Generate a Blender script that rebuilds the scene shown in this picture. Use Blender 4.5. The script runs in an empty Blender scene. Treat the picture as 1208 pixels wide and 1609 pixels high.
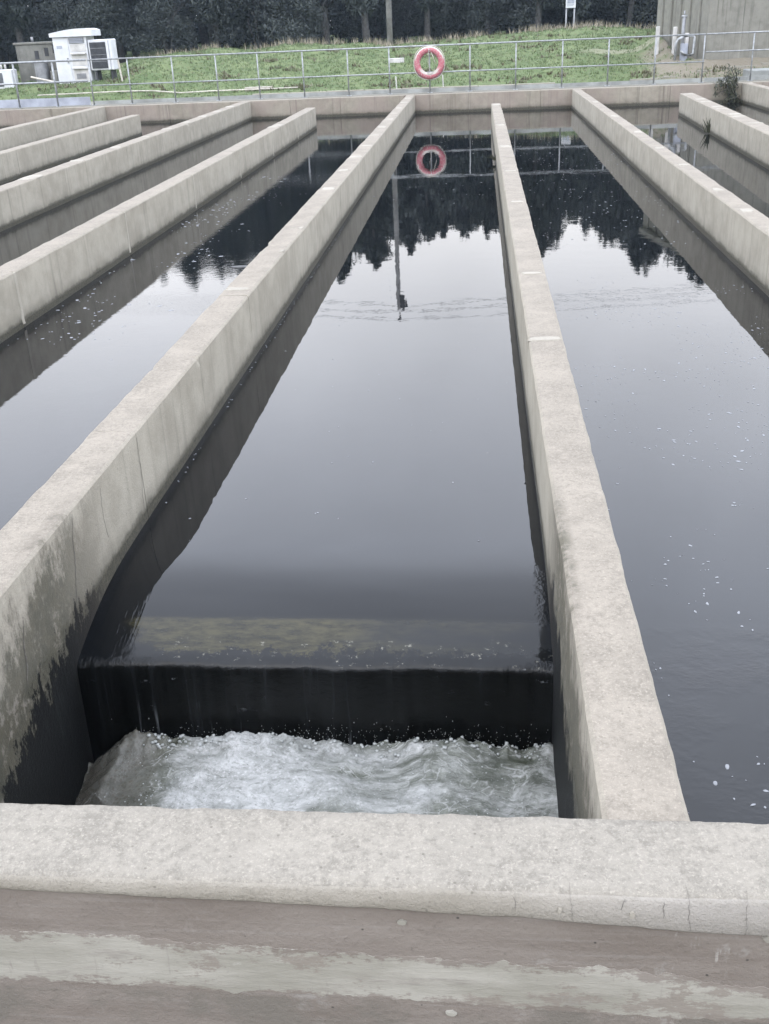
import bpy, math, random
import numpy as np
from mathutils import Vector, Matrix, noise
random.seed(7)
S = bpy.context.scene
COL = S.collection
PI = math.pi

# ------------------------------------------------------------------ camera, sky, sun, exposure
cam = bpy.data.cameras.new('camera')
camo = bpy.data.objects.new('camera', cam); COL.objects.link(camo)
cam.sensor_fit = 'VERTICAL'; cam.sensor_height = 36.0; cam.lens = 35.975
cam.clip_end = 3000; cam.clip_start = 0.05
def cam_matrix(pitch, yaw, roll, loc):
    cp, sp = math.cos(pitch), math.sin(pitch); cy, sy = math.cos(yaw), math.sin(yaw)
    fwd = Vector((-sy*cp, cy*cp, -sp)); right = Vector((cy, sy, 0)); up = right.cross(fwd)
    cr, sr = math.cos(roll), math.sin(roll)
    r2 = cr*right + sr*up; u2 = -sr*right + cr*up
    m = Matrix(((r2.x, u2.x, -fwd.x, loc[0]), (r2.y, u2.y, -fwd.y, loc[1]), (r2.z, u2.z, -fwd.z, loc[2]), (0, 0, 0, 1)))
    return m
camo.matrix_world = cam_matrix(math.radians(25.525), math.radians(5.796), math.radians(-2.513), (0, 0, 1.6))
S.camera = camo

SUN_EL, SUN_ROT = math.radians(52), math.radians(205)
W = bpy.data.worlds.new('World'); S.world = W; W.use_nodes = True
wt = W.node_tree; wn = wt.nodes; wl = wt.links
for n in list(wn): wn.remove(n)
def wnode(t, **k):
    n = wn.new(t)
    for a, b in k.items(): setattr(n, a, b)
    return n
sky = wnode('ShaderNodeTexSky', sky_type='NISHITA', sun_disc=False, sun_elevation=SUN_EL, sun_rotation=SUN_ROT, air_density=1.0, dust_density=4.0)
tc = wnode('ShaderNodeTexCoord')
sep = wnode('ShaderNodeSeparateXYZ'); wl.new(tc.outputs['Generated'], sep.inputs[0])
mr = wnode('ShaderNodeMapRange'); mr.inputs['From Min'].default_value = 0.12; mr.inputs['From Max'].default_value = 0.48
wl.new(sep.outputs['Z'], mr.inputs['Value'])
cm = wnode('ShaderNodeMix', data_type='RGBA')                    # overcast: milky near the horizon, bluer grey higher up
cm.inputs[6].default_value = (27.5, 26.9, 26.4, 1); cm.inputs[7].default_value = (39.5, 42.2, 48.5, 1)
wl.new(mr.outputs[0], cm.inputs[0])
nz = wnode('ShaderNodeTexNoise'); nz.inputs['Scale'].default_value = 2.6; nz.inputs['Detail'].default_value = 4
wl.new(tc.outputs['Generated'], nz.inputs['Vector'])
nr = wnode('ShaderNodeMapRange'); nr.inputs['From Min'].default_value = .3; nr.inputs['From Max'].default_value = .7
nr.inputs['To Min'].default_value = .87; nr.inputs['To Max'].default_value = 1.13
wl.new(nz.outputs['Fac'], nr.inputs['Value'])
cs = wnode('ShaderNodeVectorMath', operation='SCALE'); wl.new(cm.outputs[2], cs.inputs[0]); wl.new(nr.outputs[0], cs.inputs['Scale'])
mx = wnode('ShaderNodeMix', data_type='RGBA'); mx.inputs[0].default_value = .9
wl.new(sky.outputs[0], mx.inputs[6]); wl.new(cs.outputs[0], mx.inputs[7])
bg = wnode('ShaderNodeBackground'); bg.inputs['Strength'].default_value = .1
wl.new(mx.outputs[2], bg.inputs['Color'])
wo = wnode('ShaderNodeOutputWorld'); wl.new(bg.outputs[0], wo.inputs['Surface'])

sl = bpy.data.lights.new('sun', 'SUN'); sl.energy = .7; sl.angle = math.radians(25); sl.color = (1, .93, .82)
so = bpy.data.objects.new('sun', sl); COL.objects.link(so)
so.rotation_euler = (PI/2 - SUN_EL, 0, PI - SUN_ROT)            # high, behind the camera to the left
S.view_settings.view_transform = 'Standard'; S.view_settings.look = 'None'
S.view_settings.exposure = 0.0; S.view_settings.gamma = 1.0; S.view_settings.use_curve_mapping = False
S.cycles.max_bounces = 8; S.cycles.caustics_reflective = False; S.cycles.caustics_refractive = False

# ------------------------------------------------------------------ node helpers
class NT:
    def __init__(s, name):
        s.m = bpy.data.materials.new(name); s.m.use_nodes = True
        s.t = s.m.node_tree; s.t.nodes.clear()
        s.out = s.t.nodes.new('ShaderNodeOutputMaterial')
        s.p = s.t.nodes.new('ShaderNodeBsdfPrincipled'); s.t.links.new(s.p.outputs[0], s.out.inputs[0])
        s.geo = s.t.nodes.new('ShaderNodeNewGeometry'); s.pos = s.geo.outputs['Position']
        s._xyz = None
    def put(s, sock, v):
        if isinstance(v, bpy.types.NodeSocket): s.t.links.new(v, sock)
        elif isinstance(v, (tuple, list)) and len(v) == 3 and sock.type == 'RGBA': sock.default_value = (*v, 1)
        else: sock.default_value = v
    def set(s, **k):
        for a, v in k.items(): s.put(s.p.inputs[a.replace('_', ' ')], v)
    @property
    def xyz(s):
        if s._xyz is None:
            n = s.t.nodes.new('ShaderNodeSeparateXYZ'); s.put(n.inputs[0], s.pos); s._xyz = n.outputs
        return s._xyz
    def math(s, op, a, b=0.0, c=None, clamp=False):
        n = s.t.nodes.new('ShaderNodeMath'); n.operation = op; n.use_clamp = clamp
        s.put(n.inputs[0], a); s.put(n.inputs[1], b)
        if c is not None: s.put(n.inputs[2], c)
        return n.outputs[0]
    def add(s, a, b): return s.math('ADD', a, b)
    def mul(s, a, b): return s.math('MULTIPLY', a, b)
    def rng(s, v, a, b, lo=0.0, hi=1.0, smooth=True):
        n = s.t.nodes.new('ShaderNodeMapRange'); n.interpolation_type = 'SMOOTHSTEP' if smooth else 'LINEAR'
        s.put(n.inputs['Value'], v)
        for k, x in (('From Min', a), ('From Max', b), ('To Min', lo), ('To Max', hi)): s.put(n.inputs[k], x)
        return n.outputs[0]
    def vec(s, scale, off=(0, 0, 0), src=None):
        n = s.t.nodes.new('ShaderNodeMapping'); n.vector_type = 'POINT'
        s.put(n.inputs['Vector'], src or s.pos); n.inputs['Scale'].default_value = scale; n.inputs['Location'].default_value = off
        return n.outputs[0]
    def noise(s, scale, detail=4, rough=.55, vec=None, dist=0.0):
        n = s.t.nodes.new('ShaderNodeTexNoise'); s.put(n.inputs['Vector'], vec or s.pos)
        n.inputs['Scale'].default_value = scale; n.inputs['Detail'].default_value = detail
        n.inputs['Roughness'].default_value = rough; n.inputs['Distortion'].default_value = dist
        return n.outputs['Fac']
    def vor(s, scale, vec=None, feature='F1'):
        n = s.t.nodes.new('ShaderNodeTexVoronoi'); n.feature = feature
        s.put(n.inputs['Vector'], vec or s.pos); n.inputs['Scale'].default_value = scale
        return n.outputs['Distance']
    def mix(s, f, a, b, blend='MIX'):
        n = s.t.nodes.new('ShaderNodeMix'); n.data_type = 'RGBA'; n.blend_type = blend
        s.put(n.inputs[0], f); s.put(n.inputs[6], a); s.put(n.inputs[7], b)
        return n.outputs[2]
    def bump(s, h, dist=1.0, strength=1.0):
        n = s.t.nodes.new('ShaderNodeBump'); n.inputs['Distance'].default_value = dist; n.inputs['Strength'].default_value = strength
        s.put(n.inputs['Height'], h); s.put(s.p.inputs['Normal'], n.outputs[0])

def simple(name, col, rough=.6, metal=0.0, var=.15, vs=8.0, bump=0.0, spec=.5):
    t = NT(name); n = t.noise(vs, 5)
    d = tuple(c*(1-var*1.4) for c in col); l = tuple(min(1, c*(1+var)) for c in col)
    t.set(Base_Color=t.mix(t.rng(n, .3, .7), d, l), Roughness=rough, Metallic=metal, Specular_IOR_Level=spec)
    if bump: t.bump(t.noise(vs*6, 4), bump)
    return t.m

ZW = -.433                                                       # water level below the wall tops
# ------------------------------------------------------------------ concrete
def concrete(name, dark, light, top=None, water=False, pit=False, streak=.5, pink=0.0, speck=.25, bumpd=.004, blotch=.5):
    wm = lambda q: (q[0]*.965, q[1]*.943, q[2]*.855)
    dark, light = wm(dark), wm(light); top = wm(top) if top else None
    t = NT(name); X, Y, Z = t.xyz
    nrm = t.t.nodes.new('ShaderNodeSeparateXYZ'); t.put(nrm.inputs[0], t.geo.outputs['True Normal'])
    side = t.rng(t.math('ABSOLUTE', nrm.outputs[2]), .85, .5)
    big = t.noise(.9, 5, .6); mid = t.noise(5.5, 6, .62); fine = t.noise(70, 5, .7); grit = t.noise(190, 3, .7)
    f = t.add(t.mul(big, .45), t.mul(mid, .55))
    c = t.mix(t.rng(f, .34, .64), dark, light)
    if top:
        grime = t.noise(3.2, 7, .72, dist=.6)
        ct = t.mix(t.mul(t.rng(grime, .58, .36), blotch), top, tuple(x*.66 for x in top))
        ct = t.mix(t.mul(t.rng(t.add(t.noise(46, 6, .8), t.mul(t.add(t.noise(5, 5, .7), -.5), .55)), .42, .68), .60), ct, tuple(x*.5 for x in top))
        ct = t.mix(t.mul(t.rng(t.noise(120, 4, .75, t.vec((1, 1, 1), (5, 1, 2))), .52, .68), .7), ct, tuple(min(.8, x*1.35) for x in top))
        ct = t.mix(t.rng(t.noise(7, 5, .7, t.vec((1, 1, 1), (9, 3, 1))), .56, .74), ct, tuple(min(.8, x*1.12) for x in top))
        c = t.mix(side, ct, c)
    # run-off streaks on upright faces
    sv = t.noise(1.0, 6, .6, t.vec((16, 16, .55))); sv2 = t.noise(1.0, 4, .6, t.vec((5, 5, .3), (4, 8, 0)))
    st = t.mul(t.mul(t.rng(sv, .5, .72), t.rng(sv2, .38, .62)), t.mul(side, streak))
    c = t.mix(st, c, tuple(x*.45 for x in dark))
    lime = t.mul(t.mul(t.rng(t.noise(1.0, 4, .6, t.vec((11, 11, .4), (31, 7, 3))), .62, .74), side), .5)
    c = t.mix(lime, c, tuple(min(.8, x*1.25) for x in light))
    if pink:
        pk = t.mul(t.rng(t.noise(1.0, 4, .6, t.vec((.9, .9, .5), (2, 2, 9))), .42, .58), pink)
        c = t.mix(t.mul(pk, side), c, (.235, .188, .166))
    c = t.mix(t.mul(t.rng(fine, .50, .78), speck), c, tuple(x*.5 for x in dark))
    c = t.mix(t.mul(t.rng(grit, .56, .74), speck*1.1), c, tuple(min(.8, x*1.3) for x in light))
    c = t.mix(t.mul(t.rng(t.vor(23, t.vec((1, 1, 1), (.3, .7, 0))), .10, .05), .5), c, tuple(x*.35 for x in dark))
    rough = .88; h = t.add(t.mul(fine, .8), t.add(t.mul(mid, .6), t.mul(grit, .35)))
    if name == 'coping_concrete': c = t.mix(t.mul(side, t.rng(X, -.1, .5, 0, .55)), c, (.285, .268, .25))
    if water:
        wob = t.mul(t.add(t.noise(2.4, 5, .65), -.5), .11)
        zz = t.add(t.add(Z, -ZW), wob)
        damp = t.mul(t.rng(zz, .15, .05), t.rng(t.noise(1.0, 3, .5, t.vec((9, 9, 1.2))), .25, .6, .45, 1))
        c = t.mix(t.mul(damp, .5), c, (.09, .083, .064))
        z2 = t.add(t.add(Z, -ZW), t.mul(wob, .35))
        alg = t.math('MAXIMUM', t.rng(z2, .070, .040), t.mul(t.rng(t.add(z2, t.mul(t.add(t.noise(7, 6, .75), -.5), .09)), .085, .05), .75))
        c = t.mix(t.mul(alg, .88), c, t.mix(t.rng(fine, .4, .6), (.016, .016, .013), (.070, .066, .046)))
        rough = t.rng(z2, .07, .03, .88, .5)
    if pit:
        # splash stain inside the outfall bay: olive slime with a ragged black wet skirt below
        inx = t.mul(t.rng(X, -1.60, -1.56), t.rng(X, .33, .29))
        reach = t.rng(Y, 3.75, 3.05)
        rag = t.add(t.mul(t.add(t.noise(6, 8, .82, t.vec((1, 1, .6))), -.5), .80), t.mul(t.add(t.noise(1.0, 7, .75, t.vec((22, 22, 3.5))), -.5), .30))
        lift = t.add(t.mul(t.rng(Y, 2.35, 3.15), .20), t.mul(t.rng(X, -.6, -.5), .12))
        zr = t.add(Z, t.math('MULTIPLY', rag, 1.0))
        zo = t.math('SUBTRACT', zr, lift)
        olive = t.mul(t.mul(t.rng(zo, -.20, -.36), reach), inx)
        flake = t.math('MULTIPLY', t.rng(t.noise(26, 8, .82, t.vec((1, 1, .6))), .51, .56), t.rng(t.noise(6, 4, .6), .42, .58))
        oc = t.mix(flake, (.078, .072, .053), (.19, .172, .145))
        oc = t.mix(t.rng(t.noise(9, 5, .7), .42, .62), oc, (.060, .058, .044))
        c = t.mix(t.mul(olive, .9), c, oc)
        blk = t.mul(t.mul(t.rng(zo, -.600, -.630), t.rng(Y, 3.7, 3.3)), inx)
        c = t.mix(blk, c, t.mix(t.rng(t.noise(1.0, 6, .7, t.vec((14, 14, 2))), .54, .74), (.0045, .005, .005), (.020, .022, .021)))
        warm = t.mul(t.mul(t.rng(zo, -.10, -.32), reach), inx)
        c = t.mix(t.mul(t.mul(warm, t.math('SUBTRACT', 1.0, olive)), .45), c, (.125, .106, .088))
        rough = t.mix(blk, rough, (.62, .62, .62))
    t.set(Base_Color=c, Roughness=rough, Specular_IOR_Level=.25)
    t.bump(h, bumpd)
    return t.m

M = {}
M['divider'] = concrete('divider_concrete', (.258, .243, .218), (.345, .328, .300), top=(.222, .201, .182), water=True, pit=True, streak=.5, speck=.2)
M['farwall'] = concrete('end_wall_concrete', (.205, .187, .164), (.29, .27, .242), top=(.235, .22, .203), water=True, streak=.8, pink=.5)
M['patch'] = concrete('mortar_patch', (.225, .212, .195), (.285, .27, .253), speck=.3)
M['filler'] = concrete('joint_filler', (.31, .295, .272), (.37, .355, .333), speck=.2, streak=.3)
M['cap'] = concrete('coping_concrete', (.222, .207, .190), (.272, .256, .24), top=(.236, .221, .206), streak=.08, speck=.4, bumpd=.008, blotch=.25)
M['tank'] = concrete('tank_concrete', (.150, .150, .143), (.208, .208, .20), streak=.7, speck=.1)
M['hut'] = concrete('stained_concrete', (.12, .122, .122), (.18, .182, .182), streak=.6)
M['path'] = concrete('path_concrete', (.14, .14, .13), (.19, .188, .175), top=(.18, .178, .165), speck=.3)
M['kerb'] = concrete('kerb_concrete', (.21, .20, .182), (.27, .26, .242), speck=.2)
M['galv'] = simple('galvanised_steel', (.27, .28, .285), .55, .5, .18, 12)
M['galvblue'] = simple('blue_grey_sheet', (.30, .32, .37), .5, .35, .15, 3)
M['toe'] = simple('toe_board_steel', (.24, .25, .24), .6, .3, .2, 2.5)
M['white'] = simple('white_paint', (.50, .51, .53), .5, 0, .08, 3)
M['offwhite'] = simple('weathered_white', (.42, .41, .395), .6, 0, .15, 5)
M['grille'] = simple('grey_grille', (.085, .09, .10), .5, .2, .2, 6)
M['darkhole'] = simple('dark_recess', (.035, .036, .04), .8, 0, .2, 6)
M['drum'] = simple('grey_drum', (.20, .205, .215), .5, .3, .2, 5)
M['bark'] = simple('bark', (.048, .047, .046), .9, 0, .35, 9, .01)
M['polewood'] = simple('pole_wood', (.19, .187, .185), .85, 0, .22, 5, .004)
M['dark'] = simple('dark_iron', (.05, .052, .055), .6, .4, .2, 9)
M['crack'] = simple('crack_dirt', (.11, .10, .088), .95, 0, .3, 60)
M['timber'] = simple('grey_timber', (.42, .39, .34), .8, 0, .2, 8)
M['rope'] = simple('rope', (.45, .42, .37), .9, 0, .2, 40)

def leafmat(name, a, b, rough=.6, trans=.0):
    t = NT(name)
    r = t.geo.outputs['Random Per Island']
    t.set(Base_Color=t.mix(r, a, b), Roughness=rough, Specular_IOR_Level=.3)
    return t.m
M['leaf'] = leafmat('tree_leaf', (.027, .035, .032), (.039, .048, .043))
M['leaf2'] = leafmat('shrub_leaf', (.027, .034, .032), (.042, .050, .046))
M['grass'] = leafmat('grass_blade', (.068, .102, .042), (.125, .160, .074))
M['weed'] = leafmat('dock_weed', (.082, .072, .048), (.13, .125, .075))
M['plant'] = leafmat('wall_plant', (.030, .036, .024), (.085, .088, .058))
M['straw'] = leafmat('dry_stalk', (.16, .14, .10), (.28, .25, .19))

t = NT('ground_soil_grass'); n1 = t.noise(1.3, 6, .65); n2 = t.noise(9, 6, .7); X, Y, Z = t.xyz
c = t.mix(t.rng(n1, .35, .65), (.074, .104, .046), (.115, .142, .068))
c = t.mix(t.mul(t.rng(n2, .50, .68), .75), c, (.10, .082, .055))
soil = t.mul(t.rng(t.add(X, t.mul(n2, 1.6)), 5.0, 5.7), t.rng(t.add(Y, t.mul(n2, .8)), 33.0, 32.2))
c = t.mix(t.mul(soil, t.rng(n1, .2, .5)), c, t.mix(n2, (.115, .10, .075), (.20, .18, .145)))
trk = t.mul(t.mul(t.rng(X, 2.6, 3.6), t.rng(t.math('ABSOLUTE', t.add(Y, -32.9)), .42, .22)), .9)
c = t.mix(t.mul(trk, .55), c, (.25, .235, .18))
t.set(Base_Color=c, Roughness=.95, Specular_IOR_Level=.1); t.bump(n2, .02); M['ground'] = t.m

# water: dark, still, mirror-like; ripples stronger in the left-hand bays
def water_mat(name):
    t = NT(name); X, Y, Z = t.xyz
    left = t.rng(X, -1.5, -1.9)
    right = t.rng(X, .3, .5)
    calm = t.noise(5.5, 3, .5, t.vec((1, .8, 1)))
    slow = t.noise(1.4, 2, .5)
    chop = t.noise(21, 3, .6, t.vec((.8, 1.0, 1)))
    patch = t.mul(t.mul(t.rng(Y, 8.6, 10.4), t.rng(Y, 22, 15)), t.rng(t.noise(.7, 3, .5), .28, .5))
    amp_l = t.add(t.mul(patch, .00034), .00016)
    h = t.add(t.mul(calm, .00038), t.mul(slow, .0009))
    h = t.add(h, t.mul(chop, t.add(t.mul(left, amp_l), .00003)))
    h = t.add(h, t.mul(t.mul(t.noise(11, 3, .55), .00016), right))
    # draw-down ripples beside the wall, just above the weir
    nearw = t.mul(t.mul(t.rng(X, .12, .26), t.rng(Y, 3.80, 3.66)), t.mul(t.rng(X, .30, .29), t.rng(Y, 3.28, 3.40)))
    h = t.add(h, t.mul(t.mul(t.noise(1.0, 4, .65, t.vec((26, 34, 10))), nearw), .0016))
    nearl = t.mul(t.mul(t.rng(X, -1.26, -1.46), t.rng(Y, 3.62, 3.42)), 1.0)
    h = t.add(h, t.mul(t.mul(t.noise(1.0, 3, .6, t.vec((46, 4, 4))), nearl), .0022))
    n = t.noise(1.0, 6, .75, t.vec((9, 30, 20))); n2 = t.noise(1.6, 3, .6, t.vec((1, 3, 1)))
    bed = t.mix(t.rng(n, .36, .64), (.010, .0095, .0055), (.036, .032, .016))     # mossy crest seen through the shallow sheet
    bed = t.mix(t.rng(t.add(X, t.mul(n2, 1.4)), .15, .9), bed, (.009, .010, .011))
    bed = t.mix(t.mul(t.rng(t.noise(40, 5, .8), .66, .72), .4), bed, (.08, .075, .058))
    rg = t.mul(t.add(t.noise(9, 8, .82), -.5), .30)
    on = t.mul(t.rng(t.add(Y, t.mul(rg, .07)), 3.405, 3.37), t.rng(t.add(Y, rg), 3.215, 3.245))
    on = t.mul(on, t.mul(t.rng(X, .33, .30), t.rng(t.add(X, t.add(t.mul(t.math('SUBTRACT', Y, 3.3), .7), t.mul(rg, .8))), -1.36, -1.24)))
    h = t.add(h, t.mul(t.mul(t.noise(1.0, 5, .7, t.vec((34, 60, 20))), t.mul(t.rng(Y, 3.30, 3.20), t.rng(t.noise(4, 4, .6), .40, .62))), .0016))
    deep = t.mix(on, (.0032, .0038, .0046), bed)
    # the falling sheet: near black, a little vertical drawing-out and sparse broken glints painted into its colour
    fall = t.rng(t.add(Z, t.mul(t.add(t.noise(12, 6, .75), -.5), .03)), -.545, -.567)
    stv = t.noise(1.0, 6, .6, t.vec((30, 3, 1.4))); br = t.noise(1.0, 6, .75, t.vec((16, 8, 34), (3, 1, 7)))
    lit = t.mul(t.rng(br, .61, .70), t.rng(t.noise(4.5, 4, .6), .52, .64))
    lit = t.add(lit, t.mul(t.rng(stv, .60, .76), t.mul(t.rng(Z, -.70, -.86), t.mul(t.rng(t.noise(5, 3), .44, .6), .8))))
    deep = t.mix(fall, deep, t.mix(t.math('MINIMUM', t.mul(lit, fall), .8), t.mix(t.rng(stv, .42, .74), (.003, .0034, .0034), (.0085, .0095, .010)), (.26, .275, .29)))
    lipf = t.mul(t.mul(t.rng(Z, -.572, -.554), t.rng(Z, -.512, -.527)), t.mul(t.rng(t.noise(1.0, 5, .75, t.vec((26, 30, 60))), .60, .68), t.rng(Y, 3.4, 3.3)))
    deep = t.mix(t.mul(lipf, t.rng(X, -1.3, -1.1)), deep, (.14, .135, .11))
    h = t.add(h, t.mul(t.mul(t.add(t.mul(stv, .5), t.mul(br, .5)), fall), .006))
    t.set(Base_Color=deep, Roughness=t.mix(fall, (.015,)*3, (.16,)*3), IOR=1.335, Specular_IOR_Level=.5)
    t.bump(h, 1.0)
    return t.m
M['water'] = water_mat('still_water')
t = NT('weir_crest_slime'); X, Y, Z = t.xyz
n = t.noise(1.0, 6, .75, t.vec((9, 30, 20))); n2 = t.noise(1.6, 3, .6, t.vec((1, 3, 1)))
c = t.mix(t.rng(n, .38, .62), (.040, .037, .020), (.085, .075, .040))
c = t.mix(t.rng(t.add(X, t.mul(n2, 1.4)), .25, .95), c, (.026, .029, .029))
c = t.mix(t.mul(t.rng(t.noise(34, 5, .8), .66, .72), .7), c, (.22, .21, .17))
c = t.mix(t.rng(t.add(Y, t.mul(t.add(t.noise(14, 5, .75), -.5), .16)), 3.262, 3.235), c, (.011, .013, .015))
t.set(Base_Color=c, Roughness=.28, Coat_Weight=.6, Coat_Roughness=.08, Specular_IOR_Level=.4)
t.bump(n, .02); M['slime'] = t.m
t = NT('churning_foam'); X, Y, Z = t.xyz
wp = t.t.nodes.new('ShaderNodeTexNoise'); t.put(wp.inputs['Vector'], t.pos); wp.inputs['Scale'].default_value = 3.2; wp.inputs['Detail'].default_value = 4
av = t.t.nodes.new('ShaderNodeVectorMath'); av.operation = 'MULTIPLY_ADD'; t.put(av.inputs[0], wp.outputs['Color']); av.inputs[1].default_value = (.34, .20, .2); t.put(av.inputs[2], t.pos)
wv = av.outputs[0]
sw = t.noise(2.3, 6, .6, t.vec((.9, 2.6, 1.2), (3.3, .4, 0), wv)); fn = t.noise(12, 7, .72, t.vec((.8, 1.7, 1), (0, 0, 0), wv))
lace = t.vor(17, t.vec((.8, 1.5, 1), (0, 0, 0), wv), 'DISTANCE_TO_EDGE'); bub = t.vor(70); bub2 = t.vor(150)
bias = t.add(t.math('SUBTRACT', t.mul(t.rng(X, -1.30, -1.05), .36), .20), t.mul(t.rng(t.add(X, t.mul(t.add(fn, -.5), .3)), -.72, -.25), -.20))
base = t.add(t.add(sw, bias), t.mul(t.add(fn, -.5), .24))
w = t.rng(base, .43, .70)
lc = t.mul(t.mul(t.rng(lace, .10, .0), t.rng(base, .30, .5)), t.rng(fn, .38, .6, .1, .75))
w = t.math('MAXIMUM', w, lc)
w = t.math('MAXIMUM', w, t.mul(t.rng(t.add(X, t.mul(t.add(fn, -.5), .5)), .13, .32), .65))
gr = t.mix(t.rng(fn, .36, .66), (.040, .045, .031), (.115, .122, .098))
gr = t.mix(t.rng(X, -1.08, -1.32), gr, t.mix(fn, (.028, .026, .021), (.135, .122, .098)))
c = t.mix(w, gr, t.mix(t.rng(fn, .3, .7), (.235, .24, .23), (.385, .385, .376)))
c = t.mix(t.mul(t.rng(bub, .26, .42), t.mul(t.rng(t.noise(4, 4, .6), .42, .58), .38)), c, (.13, .135, .122))
c = t.mix(t.mul(t.rng(bub2, .16, .08), t.mul(t.rng(t.noise(5, 4, .6), .46, .6), .6)), c, (.46, .46, .46))
fz_ = t.noise(42, 6, .8, t.vec((.9, 1.3, 1), (0, 0, 0), wv))
c = t.mix(t.mul(t.rng(fz_, .52, .36), .55), c, (.055, .058, .046))
c = t.mix(t.mul(t.rng(fz_, .56, .68), t.mul(t.rng(base, .30, .46), .55)), c, (.43, .43, .425))
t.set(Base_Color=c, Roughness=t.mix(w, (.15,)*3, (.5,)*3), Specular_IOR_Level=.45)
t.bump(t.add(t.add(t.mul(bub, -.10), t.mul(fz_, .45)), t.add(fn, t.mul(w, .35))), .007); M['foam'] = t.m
M['flake'] = simple('foam_flake', (.19, .196, .208), .7, 0, .1, 30)
M['flakedark'] = simple('scum', (.03, .03, .03), .6, 0, .2, 30)

# near wall render, bands of brown paint and bare plaster
t = NT('brown_wall'); X, Y, Z = t.xyz
n = t.noise(2, 6, .65, t.vec((1, 1, 4))); f = t.noise(60, 5, .7); d = t.noise(1.0, 5, .6, t.vec((2.2, 2, 55)))
c = t.mix(t.rng(n, .33, .66), (.132, .112, .096), (.170, .148, .129))
c = t.mix(t.mul(t.rng(d, .5, .75), .35), c, (.215, .197, .18))
c = t.mix(t.mul(t.rng(f, .58, .74), .55), c, (.09, .077, .068))
c = t.mix(t.rng(t.vor(16), .07, .03), c, (.05, .045, .04))
drip = t.mul(t.mul(t.rng(t.noise(1.0, 6, .75, t.vec((38, 3, 9))), .54, .66), t.rng(t.noise(5, 4, .7, t.vec((1, 1, 2.2))), .50, .60)), t.rng(X, .05, .45, .12, .8))
c = t.mix(drip, c, (.27, .255, .232))
c = t.mix(t.mul(t.rng(t.noise(1.0, 5, .7, t.vec((1.6, 2, 24), (4, 4, 4))), .60, .68), .45), c, (.125, .108, .092))
c = t.mix(t.mul(t.rng(t.noise(4, 6, .7), .60, .68), .5), c, (.25, .238, .218))
low = t.rng(t.add(Z, t.mul(n, .04)), -.31, -.34)
c = t.mix(t.mul(low, t.rng(t.noise(5, 6, .7), .42, .6)), c, (.125, .112, .096))
t.set(Base_Color=c, Roughness=.9, Specular_IOR_Level=.2); t.bump(t.add(f, n), .004); M['brown'] = t.m
t = NT('bare_plaster'); X, Y, Z = t.xyz
n = t.noise(3, 6, .65, t.vec((1, 1, 3))); d = t.noise(1.0, 5, .65, t.vec((6, 6, 22)))
c = t.mix(t.rng(n, .35, .65), (.200, .190, .160), (.262, .250, .217))
c = t.mix(t.mul(t.rng(d, .55, .7), .5), c, (.165, .147, .13))
c = t.mix(t.mul(t.rng(t.noise(1.0, 7, .78, t.vec((4.2, 3, 8), (7, 1, 2))), .57, .62), .8), c, (.165, .143, .122))
c = t.mix(t.mul(t.rng(t.noise(1.0, 7, .78, t.vec((5, 3, 9), (1, 5, 2))), .60, .66), .6), c, (.30, .29, .262))
c = t.mix(t.mul(t.rng(t.noise(1.0, 5, .7, t.vec((30, 5, 4))), .6, .72), .6), c, (.165, .147, .13))
c = t.mix(t.mul(t.rng(t.noise(75, 4, .7), .56, .72), .3), c, (.14, .13, .118))
an = t.t.nodes.new('ShaderNodeAttribute'); an.attribute_name = 'edge'
worn = t.rng(t.add(an.outputs['Fac'], t.add(t.mul(t.add(t.noise(1.0, 8, .8, t.vec((9, 5, 22), (3, 3, 3))), -.5), 2.6), t.rng(X, .2, .6, 0, .16))), .78, .98)
c = t.mix(t.mul(worn, .92), c, t.mix(t.rng(n, .33, .66), (.132, .112, .096), (.170, .148, .129)))
t.set(Base_Color=c, Roughness=.9, Specular_IOR_Level=.2); t.bump(t.add(d, n), .004); M['plaster'] = t.m
# life ring: faded red with chalky worn flanks
t = NT('faded_red_foam'); tcn = t.t.nodes.new('ShaderNodeTexCoord'); sp = t.t.nodes.new('ShaderNodeSeparateXYZ'); t.put(sp.inputs[0], tcn.outputs['Object'])
ox, oy, oz = sp.outputs
r = t.math('SQRT', t.add(t.mul(ox, ox), t.mul(oz, oz))); rn = t.add(r, t.mul(t.add(t.noise(16, 5, .7), -.5), .07))
topm = t.rng(oz, .0, .14); botm = t.rng(oz, -.08, -.2)
wh = t.math('MAXIMUM', t.mul(topm, t.rng(rn, .315, .335)), t.mul(botm, t.rng(rn, .295, .275)))
wh = t.math('MAXIMUM', wh, t.mul(t.rng(t.noise(26, 5, .75), .50, .62), .7))
t.set(Base_Color=t.mix(wh, (.36, .10, .125), (.40, .37, .335)), Roughness=.7); M['ring'] = t.m

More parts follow.
